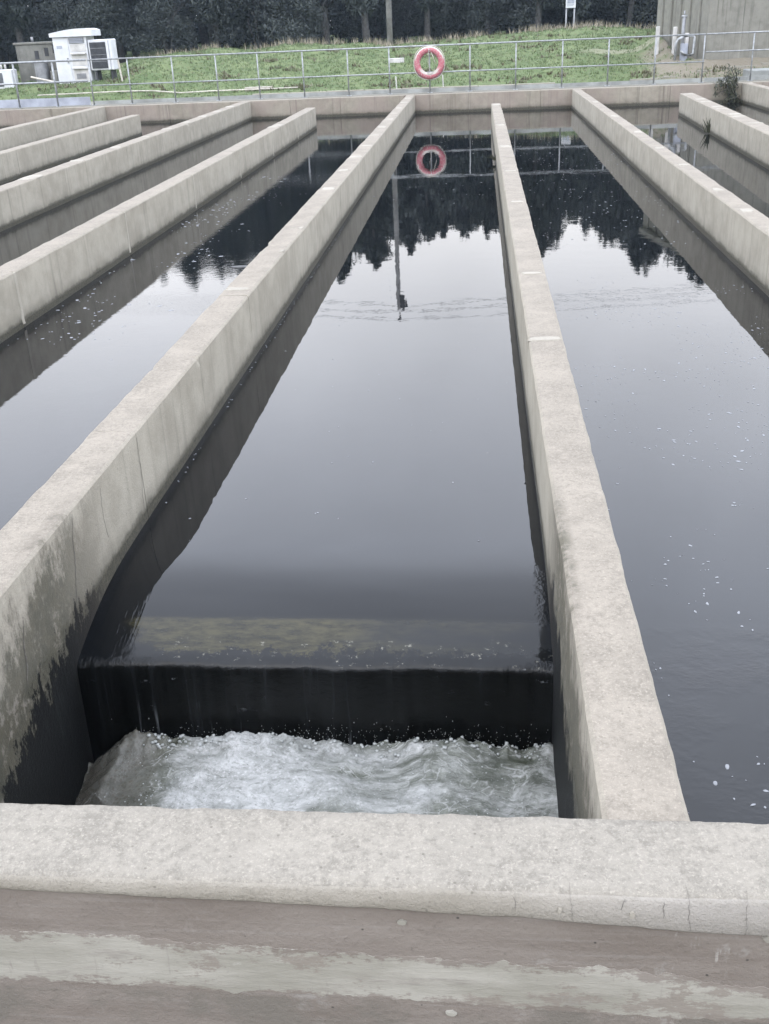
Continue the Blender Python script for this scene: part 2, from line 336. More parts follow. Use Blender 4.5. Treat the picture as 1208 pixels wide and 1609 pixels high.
# ------------------------------------------------------------------ mesh helpers
class MB:
    def __init__(s): s.v = []; s.f = []
    def add(s, vs, fs):
        b = len(s.v); s.v += [tuple(p) for p in vs]; s.f += [tuple(i+b for i in f) for f in fs]; return s
    def box(s, x0, x1, y0, y1, z0, z1, bev=0.0):
        if bev <= 0:
            return s.add([(x0,y0,z0),(x1,y0,z0),(x1,y1,z0),(x0,y1,z0),(x0,y0,z1),(x1,y0,z1),(x1,y1,z1),(x0,y1,z1)],
                         [(0,3,2,1),(4,5,6,7),(0,1,5,4),(1,2,6,5),(2,3,7,6),(3,0,4,7)])
        b = bev
        lv = [(z0, b), (z0+b, 0), (z1-b, 0), (z1, b)]
        vs = []
        for z, o in lv:
            vs += [(x0+b,y0+o,z),(x1-b,y0+o,z),(x1-o,y0+b,z),(x1-o,y1-b,z),(x1-b,y1-o,z),(x0+b,y1-o,z),(x0+o,y1-b,z),(x0+o,y0+b,z)]
        fs = [tuple(range(7,-1,-1)), tuple(range(24,32))]
        for l in range(3):
            for i in range(8): fs.append((l*8+i, l*8+(i+1)%8, l*8+8+(i+1)%8, l*8+8+i))
        return s.add(vs, fs)
    def tube(s, pts, r, n=8, cap=True):
        pts = [Vector(p) for p in pts]; rs = r if isinstance(r, (list, tuple)) else [r]*len(pts)
        vs = []; fs = []
        up = None
        for i, p in enumerate(pts):
            d = (pts[min(i+1, len(pts)-1)] - pts[max(i-1, 0)]).normalized()
            if up is None: up = Vector((0,0,1)) if abs(d.z) < .9 else Vector((1,0,0))
            a = d.cross(up)
            if a.length < 1e-4: a = d.cross(Vector((0,1,0)))
            a.normalize(); b = d.cross(a); up = -b if False else up
            for k in range(n):
                t_ = 2*PI*k/n; vs.append(p + rs[i]*(math.cos(t_)*a + math.sin(t_)*b))
        for i in range(len(pts)-1):
            for k in range(n): fs.append((i*n+k, i*n+(k+1)%n, (i+1)*n+(k+1)%n, (i+1)*n+k))
        if cap: fs += [tuple(range(n-1,-1,-1)), tuple(range((len(pts)-1)*n, len(pts)*n))]
        return s.add(vs, fs)
    def torus(s, c, R, r, n=40, m=12, axis='y', sy=1.0):
        vs = []; fs = []
        for i in range(n):
            a = 2*PI*i/n
            for k in range(m):
                b = 2*PI*k/m; q = R + r*math.cos(b)
                vs.append((c[0]+q*math.cos(a), c[1]+sy*r*math.sin(b), c[2]+q*math.sin(a)))
        for i in range(n):
            for k in range(m): fs.append((i*m+k, i*m+(k+1)%m, ((i+1)%n)*m+(k+1)%m, ((i+1)%n)*m+k))
        return s.add(vs, fs)
    def build(s, name, mat, parent=None, smooth=False, local=False):
        me = bpy.data.meshes.new(name)
        off = Vector((0,0,0))
        if parent is not None and not local:
            o = parent
            while o is not None: off += o.location; o = o.parent
        me.from_pydata([tuple(Vector(p)-off) for p in s.v], [], s.f); me.materials.append(mat)
        me.update()
        import bmesh
        bm = bmesh.new(); bm.from_mesh(me); bmesh.ops.recalc_face_normals(bm, faces=bm.faces); bm.to_mesh(me); bm.free()
        if smooth:
            me.polygons.foreach_set('use_smooth', [True]*len(me.polygons))
        o = bpy.data.objects.new(name, me); COL.objects.link(o)
        if parent is not None: o.parent = parent
        return o

def tag(o, label=None, cat=None, group=None, kind=None):
    if label: o['label'] = label
    if cat: o['category'] = cat
    if group: o['group'] = group
    if kind: o['kind'] = kind
    return o
def thing(name, loc, label, cat, group=None):
    o = bpy.data.objects.new(name, None); COL.objects.link(o); o.location = loc; o.empty_display_size = .1
    return tag(o, label, cat, group)
def fast_mesh(name, verts, quads, mat, parent=None, tri=False):
    me = bpy.data.meshes.new(name); k = 3 if tri else 4
    v = np.asarray(verts, np.float32); q = np.asarray(quads, np.int32)
    me.vertices.add(len(v)); me.vertices.foreach_set('co', v.ravel())
    me.loops.add(q.size); me.loops.foreach_set('vertex_index', q.ravel())
    me.polygons.add(len(q)); me.polygons.foreach_set('loop_start', np.arange(0, q.size, k, dtype=np.int32))
    me.polygons.foreach_set('loop_total', np.full(len(q), k, np.int32))
    me.update(calc_edges=True); me.materials.append(mat)
    o = bpy.data.objects.new(name, me); COL.objects.link(o)
    if parent is not None: o.parent = parent
    return o
def fbm(x, y, z, o=4): return noise.fractal(Vector((x, y, z)), 1.0, 2.0, o)

# ------------------------------------------------------------------ ground
CX = [-40, -18, -15, -11.1, -10.76, -8.81, -8.2, -6.83, -5.83, -3.68, -2.71, -.97, .93, 1.87, 3.37, 5.26, 9, 40]
CZ = [.6, .55, .5, .62, .82, 1.06, 1.13, 1.0, 1.12, 1.04, .96, 1.06, 1.14, 1.2, 1.23, 1.15, .9, .8]
def gz(x, y):
    zc = float(np.interp(x*34/max(y, 30), CX, CZ))
    if y < 28.75: t_ = 0
    near_ = max(0, min(1, (-8.0-x)/1.2)) + max(0, min(1, (x-4.6)/.8))      # flank ends rise sooner
    e = 1-(1-min(1, (y-28.75)/5.0))**2 if y > 28.75 else 0
    z_a = zc*e - (min(.35, (y-34)*.04) if y > 34 else 0)
    if x > 5.2 and y < 33.6: z_a = min(z_a, .40 + max(0, (y-30)*.02))
    z37 = 1.6-(1.6-zc)*37/34
    u = min(1, max(0, (y-28.75)/8.25)); z_b = z37*(u*1.08-.08*u*u) - (min(.35, (y-37)*.035) if y > 37 else 0)
    z = z_a*near_ + z_b*(1-near_)
    z += (.06*fbm(x*.9, y*.9, 2) + .03*fbm(x*3.1, y*3.1, 5))*min(1, max(0, (y-28.9)/1.5))
    return z
xs = list(np.linspace(-60, -17, 12)) + list(np.arange(-16.6, 9.5, .22)) + list(np.linspace(10, 60, 12))
ys = list(np.arange(28.72, 39.5, .22)) + list(np.linspace(40, 110, 24))
vs = [(x, y, gz(x, y)) for y in ys for x in xs]; nx = len(xs)
fs = [(j*nx+i, j*nx+i+1, (j+1)*nx+i+1, (j+1)*nx+i) for j in range(len(ys)-1) for i in range(nx-1)]
mound = MB().add(vs, fs).build('grass_bank', M['ground'], smooth=True); tag(mound, kind='structure')
g = MB(); g.add([(-900,-900,-2.2),(900,-900,-2.2),(900,1200,-2.2),(-900,1200,-2.2)], [(0,1,2,3)])
g.add([(-900,110,.62),(900,110,.62),(900,1200,.62),(-900,1200,.62)], [(0,1,2,3)])
g.add([(-900,28.72,-.1),(-60,28.72,-.1),(-60,110.0,.6),(-900,110.0,.6)], [(0,1,2,3)])
g.add([(60,28.72,-.1),(900,28.72,-.1),(900,110.0,.6),(60,110.0,.6)], [(0,1,2,3)])
g.add([(-900,-40,-.12),(-17.3,-40,-.12),(-17.3,28.7,-.12),(-900,28.7,-.12)], [(0,1,2,3)])
g.add([(10.3,-40,-.12),(900,-40,-.12),(900,28.7,-.12),(10.3,28.7,-.12)], [(0,1,2,3)])
tag(g.build('ground', M['ground']), kind='structure')
pth = MB().box(-60, 60, 26.955, 28.70, -.5, .012, .01); tag(pth.build('path', M['path']), kind='structure')
tag(MB().box(-17.2, 10.2, -8, 1.50, -.9, -.55, .01).build('walkway', M['path']), kind='structure')
tag(MB().box(-17, 10, 1.5, 27, -1.95, -1.75).build('basin_floor', M['path']), kind='structure')
kb = thing('kerb', (0, 28.6, 0), 'pale concrete edging strip between the grey path and the foot of the grass bank', 'kerb')
x = -5.9
while x < 1.4:
    MB().box(x, x+.97, 28.55, 28.67, -.05, .055+random.uniform(-.006, .006), .008).build('kerb_stone', M['kerb'], kb); x += .985
kb2 = thing('kerb', (5.5, 29, 0), 'pale kerb running slantwise past the streaky concrete tank at the right', 'kerb')
for i in range(6):
    a = Vector((3.9+i*.85, 28.72+i*.17, 0)); b = a + Vector((.83, .166, 0)); nn = Vector((-.03, .15, 0))
    zz = gz(a.x, a.y)+.05
    m = MB(); m.add([a, b, b+nn, a+nn, a+Vector((0,0,zz)), b+Vector((0,0,zz)), b+nn+Vector((0,0,zz)), a+nn+Vector((0,0,zz))],
          [(0,3,2,1),(4,5,6,7),(0,1,5,4),(1,2,6,5),(2,3,7,6),(3,0,4,7)]); m.build('kerb_stone', M['kerb'], kb2)

# ------------------------------------------------------------------ basin walls
def panel_mesh(w, L, dl, seed, bot=-1.75, rough=1.0, chips=True):
    """one cast length of wall: local y along, x across, z=0 top, worn arrises"""
    h = w/2; c = .011
    zs = [bot, -.9, -.62, -.45, -.3, -.15, -.06]
    prof = [(-h, z) for z in zs] + [(-h, -c), (-h+c, 0)] + [(-h*.5, 0), (0, 0), (h*.5, 0)] + [(h-c, 0), (h, -c)] + [(h, z) for z in reversed(zs)]
    ny = max(2, int(L/dl)); vs = []
    for j in range(ny+1):
        y = L*j/ny
        for (px, pz) in prof:
            q = (px*3+seed*7.3, y+seed*13.1, pz*3)
            dx = .0018*fbm(q[0], q[1]*1.3, q[2]); dz = .0028*fbm(q[0]+5, q[1]*1.1, 3.3) if pz > -.02 else 0
            if abs(abs(px)-h) <= c+1e-6 and pz > -.02:
                e = fbm(seed*3.1+(7 if px > 0 else 0), y*9, 1.7, 5)*.5 + fbm(seed*5+(3 if px > 0 else 0), y*2.2, 8, 3)*.5
                k = rough*(.0042*e)
                ch = fbm(seed+(11 if px > 0 else 0), y*3.0, 5.5, 3)
                if chips and ch > .55: k -= (ch-.55)*.035*rough
                dx += (1 if px > 0 else -1)*k*.9; dz += k*.9
            vs.append((px+dx, y, pz+dz))
    n = len(prof)
    fs = [(j*n+i, j*n+i+1, (j+1)*n+i+1, (j+1)*n+i) for j in range(ny) for i in range(n-1)]
    fs += [tuple(range(n-1, -1, -1)), tuple(range(ny*n, ny*n+n))]
    return vs, fs
def slab(m, cx, cy, z, rx, ry, h, seed, rot=0.0, n=14, sq=1.0, dn=.004):
    """thin uneven dab (mortar, foam, scum) with a ragged outline, closed"""
    ring = []
    for i in range(n):
        a = 2*PI*i/n; k = 1+.30*fbm(math.cos(a)*1.4+seed*3.7, math.sin(a)*1.4, seed*1.9)
        ex = math.copysign(abs(math.cos(a))**sq, math.cos(a)); ey = math.copysign(abs(math.sin(a))**sq, math.sin(a))
        px, py = ex*rx*k, ey*ry*k
        ring.append((cx+px*math.cos(rot)-py*math.sin(rot), cy+px*math.sin(rot)+py*math.cos(rot)))
    vs = [(x_, y_, z-dn) for x_, y_ in ring] + [(cx+(x_-cx)*.86, cy+(y_-cy)*.86, z+h) for x_, y_ in ring]
    fs = [(i, (i+1)%n, n+(i+1)%n, n+i) for i in range(n)] + [tuple(range(n, 2*n)), tuple(range(n-1, -1, -1))]
    m.add(vs, fs)

def long_wall(label, xa, xb, y0, y1, w, first=0.0, step=2.72, filler=(), patches=(), seed=0, mat='divider', near=False):
    """wall along y; its centre line runs from (xa,y0) to (xb,y1); cast in lengths with joints"""
    t_ = thing('divider_wall', ((xa+xb)/2, (y0+y1)/2, 0), label, 'wall', 'concrete divider walls of the settling basin')
    def cx(y): return xa + (xb-xa)*(y-y0)/(y1-y0)
    js = [y0]; y = first
    while y < y1-.5:
        if y > y0+.3: js.append(y)
        y += step
    js.append(y1)
    for i in range(len(js)-1):
        a, b = js[i]+(.003 if i else 0), js[i+1]-(.003 if i < len(js)-2 else 0)
        dl = .035 if a < 5.5 and near else (.07 if a < 10 else .16)
        v, f = panel_mesh(w, b-a, dl, seed*10+i, rough=1.25 if near else 1.0)
        ang = (xb-xa)/(y1-y0)
        v = [(cx(a)+p[0]+ang*p[1], a+p[1], p[2]) for p in v]
        MB().add(v, f).build('wall_panel', M[mat], t_)
    for k, y in enumerate(js[1:-1]):
        x_ = cx(y); h = w/2+.004
        for sx in filler:
            wv = .017 + .008*random.random()
            m = MB(); N = 9
            vs = []; 
            for q in range(N+1):
                z = -.008-(.40)*q/N
                e1 = wv*(1+.5*fbm(q*.7, k+seed, 1)); e2 = wv*(1+.5*fbm(q*.7, k+seed, 7))
                vs += [(x_+sx*(h-.012), y-e1, z), (x_+sx*h, y-e1*.8, z), (x_+sx*h, y+e2*.8, z), (x_+sx*(h-.012), y+e2, z)]
            fs = [(q*4+i, q*4+i+1, q*4+5+i, q*4+4+i) for q in range(N) for i in range(3)] + [(0,1,2,3), (N*4+3, N*4+2, N*4+1, N*4)]
            m.add(vs, fs); m.build('joint_filler', M['filler'], t_)
    for i, (y, rx, ry, ox) in enumerate(patches):
        m = MB(); slab(m, cx(y)+ox, y, .002, rx, ry, .0055, seed*5+i, random.uniform(-.12, .12), 18, .5); m.build('mortar_patch', M['patch'], t_)
    return t_

def tp(ys_, w=.082, r=.05): return [(y, w*random.uniform(.8, 1.05), r*random.uniform(.5, 1.4), random.uniform(-.012, .012)) for y in ys_]
wallA = long_wall('long divider wall from the lower left corner to the far wall, left side of the weir bay', -1.629, -1.629, 1.767, 26.715, .208, 4.17, 2.5,
                  (), tp([6.84], .10, .05) + tp([11.43, 12.94, 14.3, 15.6, 17.1, 18.5, 20.0, 21.3, 22.6, 24.2, 25.5], .085, .12) + [(9.1,.02,.05,.08),(8.1,.018,.05,.08)], 1, near=True)
wallB = long_wall('divider wall in the middle ending short of the far wall, right side of the weir bay', .370, .370, 1.767, 23.0, .190, 5.52, 2.72,
                  (), [(5.52,.085,.035,0),(7.13,.07,.03,0),(10.2,.06,.05,0),(12.4,.07,.05,0),(14.96,.08,.12,0),(18.1,.07,.1,0),(22.6,.08,.16,0)], 2, near=True)
wallC = long_wall('divider wall right of the middle one, joined to the far wall under the fence', 2.338, 2.338, 1.767, 26.715, .19, 7.0, 2.72, (), tp([22.4, 19.0, 16.3, 14.2, 12.5, 10.6, 9.4], .06, .14), 3)
wallD = long_wall('short-ended divider wall at the right with a grass tuft at its waterline', 3.66, 4.42, 1.767, 23.95, .27, 7.6, 2.72, (), tp([23.6, 22.1, 21.4, 20.2, 19.7, 18.6, 18.2, 17.0], .12, .13), 4)
wallE = long_wall('rightmost divider wall, joined to the far wall beside the drooping plant', 6.3, 6.3, 1.767, 26.715, .2, 7.6, 2.72, (), tp([26.3, 25.2], .08, .15), 5)
wall4 = long_wall('divider wall left of the weir bay with pale vertical joints, ending short of the far wall', -3.635, -3.635, 1.767, 23.72, .208, 2.14, 2.72,
                  (1,), [(19.4,.09,.3,0)], 6)
wall3 = long_wall('third divider wall from the left edge, joined to the far wall, with pale patches on top', -5.69, -5.69, 1.767, 26.715, .22, 3.2, 2.72,
                  (), tp([13.2, 14.9, 16.6, 18.2, 19.6, 20.9, 22.3, 23.6, 24.9], .1, .16), 7)
wall2 = long_wall('short-ended divider wall at the upper left, second of the left group', -7.5, -7.5, 1.767, 23.5, .2, 3.2, 2.72, (), (), 8)
wall1 = long_wall('farthest left divider wall, joined to the far wall under the blue-grey kick plates', -9.38, -9.38, 1.767, 26.715, .22, 3.2, 2.72, (), (), 9)

fw = thing('far_wall', (-3, 26.83, 0), 'brown stained concrete wall closing the far end of all the channels', 'wall')
x = -16.8; i = 0
while x < 10:
    L = 3.05
    v, f = panel_mesh(.232, L-.006, .25, 100+i)
    MB().add([(x+p[1], 26.833-p[0], p[2]) for p in v], f).build('wall_panel', M['farwall'], fw); x += L; i += 1
for nm, xw in (('left', -17.0), ('right', 10.0)):
    sw = thing('side_wall', (xw, 14, 0), 'plain concrete wall closing the %s side of the settling basin' % nm, 'wall')
    v, f = panel_mesh(.2, 25.2, .5, 130)
    MB().add([(xw+p[0], 1.55+p[1], p[2]) for p in v], f).build('wall_panel', M['divider'], sw)

# near wall: coping lip over a brown painted face with a band of bare plaster
nw = thing('near_wall', (0, 1.66, 0), 'broad concrete wall across the foreground with cracked pale coping and brown face', 'wall')
N = 1300; XA, XB = -5.0, 3.2
lipx = [-5, -1.05, -.6, -.19, .2, .59, 1.0, 3.2]; lipz = [-.036, -.040, -.050, -.060, -.078, -.100, -.112, -.13]
prof_y = [1.779, 1.779, 1.770, 1.72, 1.67, 1.62, 1.585]
vs = []; 
for j in range(N+1):
    x_ = XA + (XB-XA)*j/N
    zl = float(np.interp(x_, lipx, lipz)) + .006*fbm(x_*4, 0, 3) + .002*fbm(x_*30, 0, 7)
    e = .004*fbm(x_*14, 2, 1, 5); eb = .005*fbm(x_*11, 9, 4, 5)
    cz = .003*fbm(x_*2, 3, 3)
    yl = 1.548 + .010*fbm(x_*1.3, 1, 1)*.5
    row = [(x_, 1.779, -.09), (x_, 1.778+eb*.5, -.014), (x_, 1.768+eb, .002+eb*.3)]
    for yy in (1.74, 1.71, 1.68, 1.65, 1.62, 1.59): row.append((x_, yy, .003+cz+.0032*fbm(x_*9, yy*9, 2, 5)))
    row += [(x_, yl+.022+e, .002+cz+e*.3), (x_, yl+.008+e*.6, -.004+cz), (x_, yl+.001, -.013+cz), (x_, yl+.0015*fbm(x_*8,5,1), (zl-.012)*.5), (x_, yl+.001*fbm(x_*8,3,1), zl+.006), (x_, yl+.004, zl), (x_, yl+.020, zl+.001)]
    vs += row
n = len(row)
fs = [(j*n+i, j*n+i+1, (j+1)*n+i+1, (j+1)*n+i) for j in range(N) for i in range(n-1)]
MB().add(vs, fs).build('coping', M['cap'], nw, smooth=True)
MB().box(XA, XB, 1.562, 1.7785, -1.75, -.03).build('wall_body', M['brown'], nw)
# the plaster band stands 4 mm proud with torn edges
tx = [-5, -1.05, -.75, -.6, -.45, -.2, .05, .25, .38, .48, .62, 3.2]; tz = [-.175, -.176, -.178, -.192, -.196, -.208, -.213, -.218, -.228, -.242, -.262, -.31]
bx = [-5, -1.08, -.6, -.21, .1, .62, 3.2]; bz = [-.325, -.328, -.335, -.336, -.352, -.366, -.38]
vs = []
for j in range(N+1):
    x_ = XA+(XB-XA)*j/N
    zt = float(np.interp(x_, tx, tz)) + (.010 if x_ < .2 else .015)*fbm(x_*5, 1, 1, 6) + .011*fbm(x_*26, 4, 1, 6) + .004*fbm(x_*90, 4, 6, 4); zb = float(np.interp(x_, bx, bz)) + .006*fbm(x_*6, 8, 1, 5)+.008*fbm(x_*36, 2, 2, 5) + .004*fbm(x_*95, 4, 9, 4)
    zt = max(zt, zb+.02)
    vs += [(x_, 1.5625, zt+.001), (x_, 1.5608, zt), (x_, 1.5600+.0006*fbm(x_*9, 1, 5), zt*.6+zb*.4), (x_, 1.5600+.0006*fbm(x_*9, 7, 5), zt*.3+zb*.7), (x_, 1.5608, zb), (x_, 1.5625, zb-.001)]
fs = [(j*6+i, j*6+i+1, (j+1)*6+i+1, (j+1)*6+i) for j in range(N) for i in range(5)]
pb_ = MB().add(vs, fs).build('plaster_band', M['plaster'], nw)
at_ = pb_.data.attributes.new('edge', 'FLOAT', 'POINT'); at_.data.foreach_set('value', [1, 1, .30, .30, 1, 1]*(N+1))   # how near the torn margin
def ribbon(pts, w, axis, name, parent, mat='crack'):
    """hair crack: a thin dirt-filled line lying on the face"""
    m = MB(); k = len(pts); vs = []
    for i, p in enumerate(pts):
        p = Vector(p); d = (Vector(pts[min(i+1,k-1)])-Vector(pts[max(i-1,0)])).normalized(); s_ = d.cross(axis).normalized()
        ww = w*(.35+.65*math.sin(PI*(i+.5)/k))*random.uniform(.7, 1.2)
        vs += [p-s_*ww+axis*.0002, p+axis*.0009, p+s_*ww+axis*.0002]
    fs = []
    for i in range(k-1): fs += [(i*3, i*3+1, i*3+4, i*3+3), (i*3+1, i*3+2, i*3+5, i*3+4)]
    return m.add(vs, fs).build(name, M[mat], parent)
for i, (cx_, top_) in enumerate([(.068,.3),(.185,.6),(.29,.4),(.372,.3),(.418,.7),(.535,.8),(.60,.3)]):
    zl = float(np.interp(cx_, lipx, lipz)); pts = []; x_ = cx_
    if top_ > .5: pts += [(cx_+random.uniform(-.006,.006), 1.585, .0052), (cx_, 1.572, .0050)]
    steps = 8
    for q in range(steps+1 if top_ > .5 else random.randint(4, 8)):
        x_ += random.uniform(-.0022, .0034); pts.append((x_, 1.5465, -.006+(zl*.95+.006)*q/steps))
    ribbon(pts, random.uniform(.00035, .0007), Vector((0,-1,0)), 'crack', nw)
for i, (x_, z_, r_) in enumerate([(.165,-.040,.007),(.31,-.045,.011),(.72,-.085,.01)]):
    m = MB(); slab(m, x_, -z_, 0, r_*.6, r_, .004, i+60); m.v = [(a, 1.5475-c_, -b) for a, b, c_ in m.v]; m.build('plaster_chip', M['patch'], nw)
for i, (x_, z_, r_) in enumerate([(.60,-.112,.024),(-.16,-.105,.011),(-.06,-.375,.014)]):
    m = MB(); slab(m, x_, -z_, 0, r_, r_*.6, .003, i+80); m.v = [(a, 1.5605-c_, -b) for a, b, c_ in m.v]; m.build('plaster_chip', M['plaster'], nw)

# cracks and seams on the channel side of the left wall
FA = -1.629+.104+.002
for pts, w_ in [([(3.36,-.02),(3.33,-.1),(3.31,-.2),(3.27,-.30),(3.235,-.40)], .0022), ([(2.83,-.16),(2.80,-.24),(2.79,-.32),(2.76,-.40)], .0028), ([(4.17,-.03),(4.15,-.12),(4.16,-.2),(4.13,-.3),(4.12,-.38)], .0014), ([(3.66,-.05),(3.65,-.16),(3.66,-.3)], .0012)]:
    dense = []
    for a, b in zip(pts, pts[1:]):
        for q in range(5): dense.append((FA, a[0]+(b[0]-a[0])*q/5+random.uniform(-.004,.004), a[1]+(b[1]-a[1])*q/5))
    ribbon(dense, w_, Vector((1,0,0)), 'crack', wallA)

# ------------------------------------------------------------------ water
def grid(xs, ys, zf=lambda x, y: ZW):
    nx = len(xs); vs = [(x, y, zf(x, y)) for y in ys for x in xs]
    return vs, [(j*nx+i, j*nx+i+1, (j+1)*nx+i+1, (j+1)*nx+i) for j in range(len(ys)-1) for i in range(nx-1)]
w = MB()
w.add(*grid([-16.95, -9.3, -5.7, -1.63], [1.70, 10, 26.74]))
w.add(*grid([.37, 2.3, 6.3, 9.95], [1.70, 10, 26.74]))
w.add(*grid([-1.63, .37], [5.0, 10, 26.74]))
ky = [5.0, 4.2, 3.9, 3.78, 3.68, 3.58, 3.48, 3.37, 3.29, 3.23, 3.18]; kz = [-.433, -.433, -.4335, -.4353, -.4400, -.4500, -.4670, -.4940, -.5155, -.5315, -.546]
prof = []
for y_ in np.linspace(5.0, 3.18, 60):
    ws = [math.exp(-((y_-a)/.07)**2) for a in np.linspace(y_-.15, y_+.15, 13)]
    zz = [float(np.interp(a, ky[::-1], kz[::-1])) if a >= 3.18 else -.546-(3.18-a)*.42 for a in np.linspace(y_-.15, y_+.15, 13)]
    prof.append((float(y_), -.433 if y_ > 4.9 else sum(zz)/13))
xs_ = list(np.linspace(-1.53, .28, 160))
def lipw(x): return .012*fbm(x*3.1, 4, 2, 3) + .007*fbm(x*13, 1, 2, 4)          # the brink is never a ruled line
vs = [(x_, y_ + lipw(x_)*max(0, min(1, (3.42-y_)/.22)), z_ + .5*lipw(x_)*max(0, min(1, (3.42-y_)/.22))) for y_, z_ in prof for x_ in xs_]; nx = len(xs_)
w.add(vs, [(j*nx+i, j*nx+i+1, (j+1)*nx+i+1, (j+1)*nx+i) for j in range(len(prof)-1) for i in range(nx-1)])
zl_ = prof[-1][1]
fp = [prof[-1], (3.172, zl_-.0055), (3.165, zl_-.014), (3.160, zl_-.026), (3.157, zl_-.045), (3.155, zl_-.075), (3.152, zl_-.13), (3.150, zl_-.20), (3.148, zl_-.30), (3.146, -1.1)]
xs_ = list(np.linspace(-1.53, .28, 160)); nx = len(xs_)
vs = [(x_, y_-.010*min(1, max(0, (zl_-.01-z_)*5))*(.3+fbm(x_*7, z_*1.2, 4)) + lipw(x_), z_ + .5*lipw(x_)*(z_ > -.7)) for y_, z_ in fp for x_ in xs_]
b0 = len(w.v)
w.add(vs, [(j*nx+i, j*nx+i+1, (j+1)*nx+i+1, (j+1)*nx+i) for j in range(len(fp)-1) for i in range(nx-1)])
wo_ = w.build('water', M['water'], smooth=True); tag(wo_, kind='structure')
import bmesh
bm = bmesh.new(); bm.from_mesh(wo_.data); bmesh.ops.remove_doubles(bm, verts=bm.verts, dist=.0008); bm.to_mesh(wo_.data); bm.free()
we = thing('weir', (-.62, 3.27, -.55), 'low slimy concrete weir that the water slides over above the foam', 'weir')
MB().box(-1.52, .272, 3.19, 3.42, -1.75, -.60, .01).build('crest', M['slime'], we)

# churning foam in the outfall pit
def fz(x, y):
    b = -.842 - .19*max(0, min(1, (3.08-y)/.5))*(.35+.65*max(0, min(1, (-x-.9)/.5))) - .05*max(0, min(1, (2.6-y)/.6))
    b += .036*fbm(x*2.4, y*2.8, 1, 2) + .007*fbm(x*6, y*8, 3, 3) + .0018*fbm(x*22, y*26, 6, 3)
    if y > 2.98: b += (.035*max(0, fbm(x*5, 3, 3, 2)) + .020*fbm(x*22, y*14, 3, 4))*min(1, (y-2.98)/.08) - .07*max(0, (y-3.09)/.05)
    ex = -1.36 + .09*fbm(y*5, 1, 2) ; 
    if x < ex: b -= min(.14, (ex-x)*.85)
    return b
xs_ = list(np.linspace(-1.522, .276, 230)); ys_ = list(np.linspace(1.80, 3.15, 160))
v, f = grid(xs_, ys_, fz)
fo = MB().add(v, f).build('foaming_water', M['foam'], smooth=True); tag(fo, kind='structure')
m = MB(); rnd = random.Random(5)
def blob(m, x_, y_, z_, r_, k=1.0):
    vs = []; 
    for a in (-.6, .5):
        for q in range(6):
            an = 2*PI*q/6+a; vs.append((x_+r_*math.cos(an)*.85, y_+r_*math.sin(an)*.85, z_+r_*a*k))
    vs += [(x_, y_, z_-r_*k), (x_, y_, z_+r_*k)]
    fs = [(q, (q+1)%6, 6+(q+1)%6, 6+q) for q in range(6)] + [((q+1)%6, q, 12) for q in range(6)] + [(6+q, 6+(q+1)%6, 13) for q in range(6)]
    m.add(vs, fs)
for i in range(420):
    x_ = rnd.uniform(-1.33, .25); y_ = rnd.uniform(2.6, 3.1)
    if rnd.random() < .5: x_ = rnd.gauss(-1.0, .16)
    if not -1.4 < x_ < .26: continue
    blob(m, x_, y_, fz(x_, y_), rnd.uniform(.0012, .004))
for i in range(70):
    x_ = rnd.choice([-.86, -.52, -.3, -.16, -1.22, .05, -.65]) + rnd.gauss(0, .11)
    blob(m, max(-1.5, min(.26, x_)), rnd.uniform(3.06, 3.13), -.835+abs(rnd.gauss(0, .04)), rnd.uniform(.0008, .0018), 1.8)
for i in range(420):                                             # fine spray thrown up where the sheet lands
    x_ = rnd.choice([-1.05, -.78, -.52, -.33, -.12, .1, -.64]) + rnd.gauss(0, .09)
    blob(m, max(-1.42, min(.26, x_)), rnd.uniform(3.02, 3.12), -.84+abs(rnd.gauss(0, .032)), rnd.uniform(.0006, .0013), 1.5)
for i in range(260):                                             # torn lumps of froth along the landing line
    x_ = rnd.uniform(-1.30, .26); y_ = rnd.uniform(3.03, 3.125)
    blob(m, x_, y_, fz(x_, y_)+rnd.uniform(-.004, .005), rnd.uniform(.003, .010), rnd.uniform(.5, .9))
tag(m.build('bubbles_and_spray', simple('foam_bubbles', (.30, .31, .30), .4, 0, .1, 40), smooth=True), kind='stuff')

# floating flakes of foam
m = MB()
def flake(x_, y_, r_, asp): slab(m, x_, y_, ZW+.0010, r_*asp*1.15, r_*1.15, .0006, rnd.random()*90, rnd.uniform(0, PI), 9, 1.0, .0012)
for i in range(3000):
    y_ = 2.0 + rnd.random()**1.3*7; x_ = rnd.uniform(.52, 2.2)
    if rnd.random() < .3 and y_ > 3.4: continue
    if x_ < .8 and rnd.random() < .5: continue
    if fbm(x_*1.7, y_*1.1, 4, 3) < -.02: continue
    flake(x_, y_, rnd.choice([.001, .0013, .0016, .002, .0025, .003, .004, .0055])*rnd.uniform(.7, 1.2), rnd.uniform(1, 2.2))
for i in range(520):
    y_ = rnd.uniform(6.6, 16); x_ = -3.5 + abs(rnd.gauss(0, .45)) + .02
    if x_ > -1.8: continue
    if fbm(x_*1.3, y_*.7, 9, 3) < -.05: continue
    flake(x_, y_, rnd.choice([.003, .004, .005, .006, .010])*rnd.uniform(.7, 1.3), rnd.uniform(1, 2.2))
for i in range(260):
    y_ = rnd.uniform(4.3, 14); x_ = rnd.choice([.475+abs(rnd.gauss(0, .02)), -1.745-abs(rnd.gauss(0, .03)), -1.505+abs(rnd.gauss(0, .012))]); flake(x_, y_, rnd.uniform(.001, .004), rnd.uniform(1, 2.5))
for i in range(260):
    y_ = rnd.uniform(10, 20); x_ = rnd.uniform(.5, 2.2); flake(x_, y_, rnd.uniform(.003, .007), rnd.uniform(1, 2))
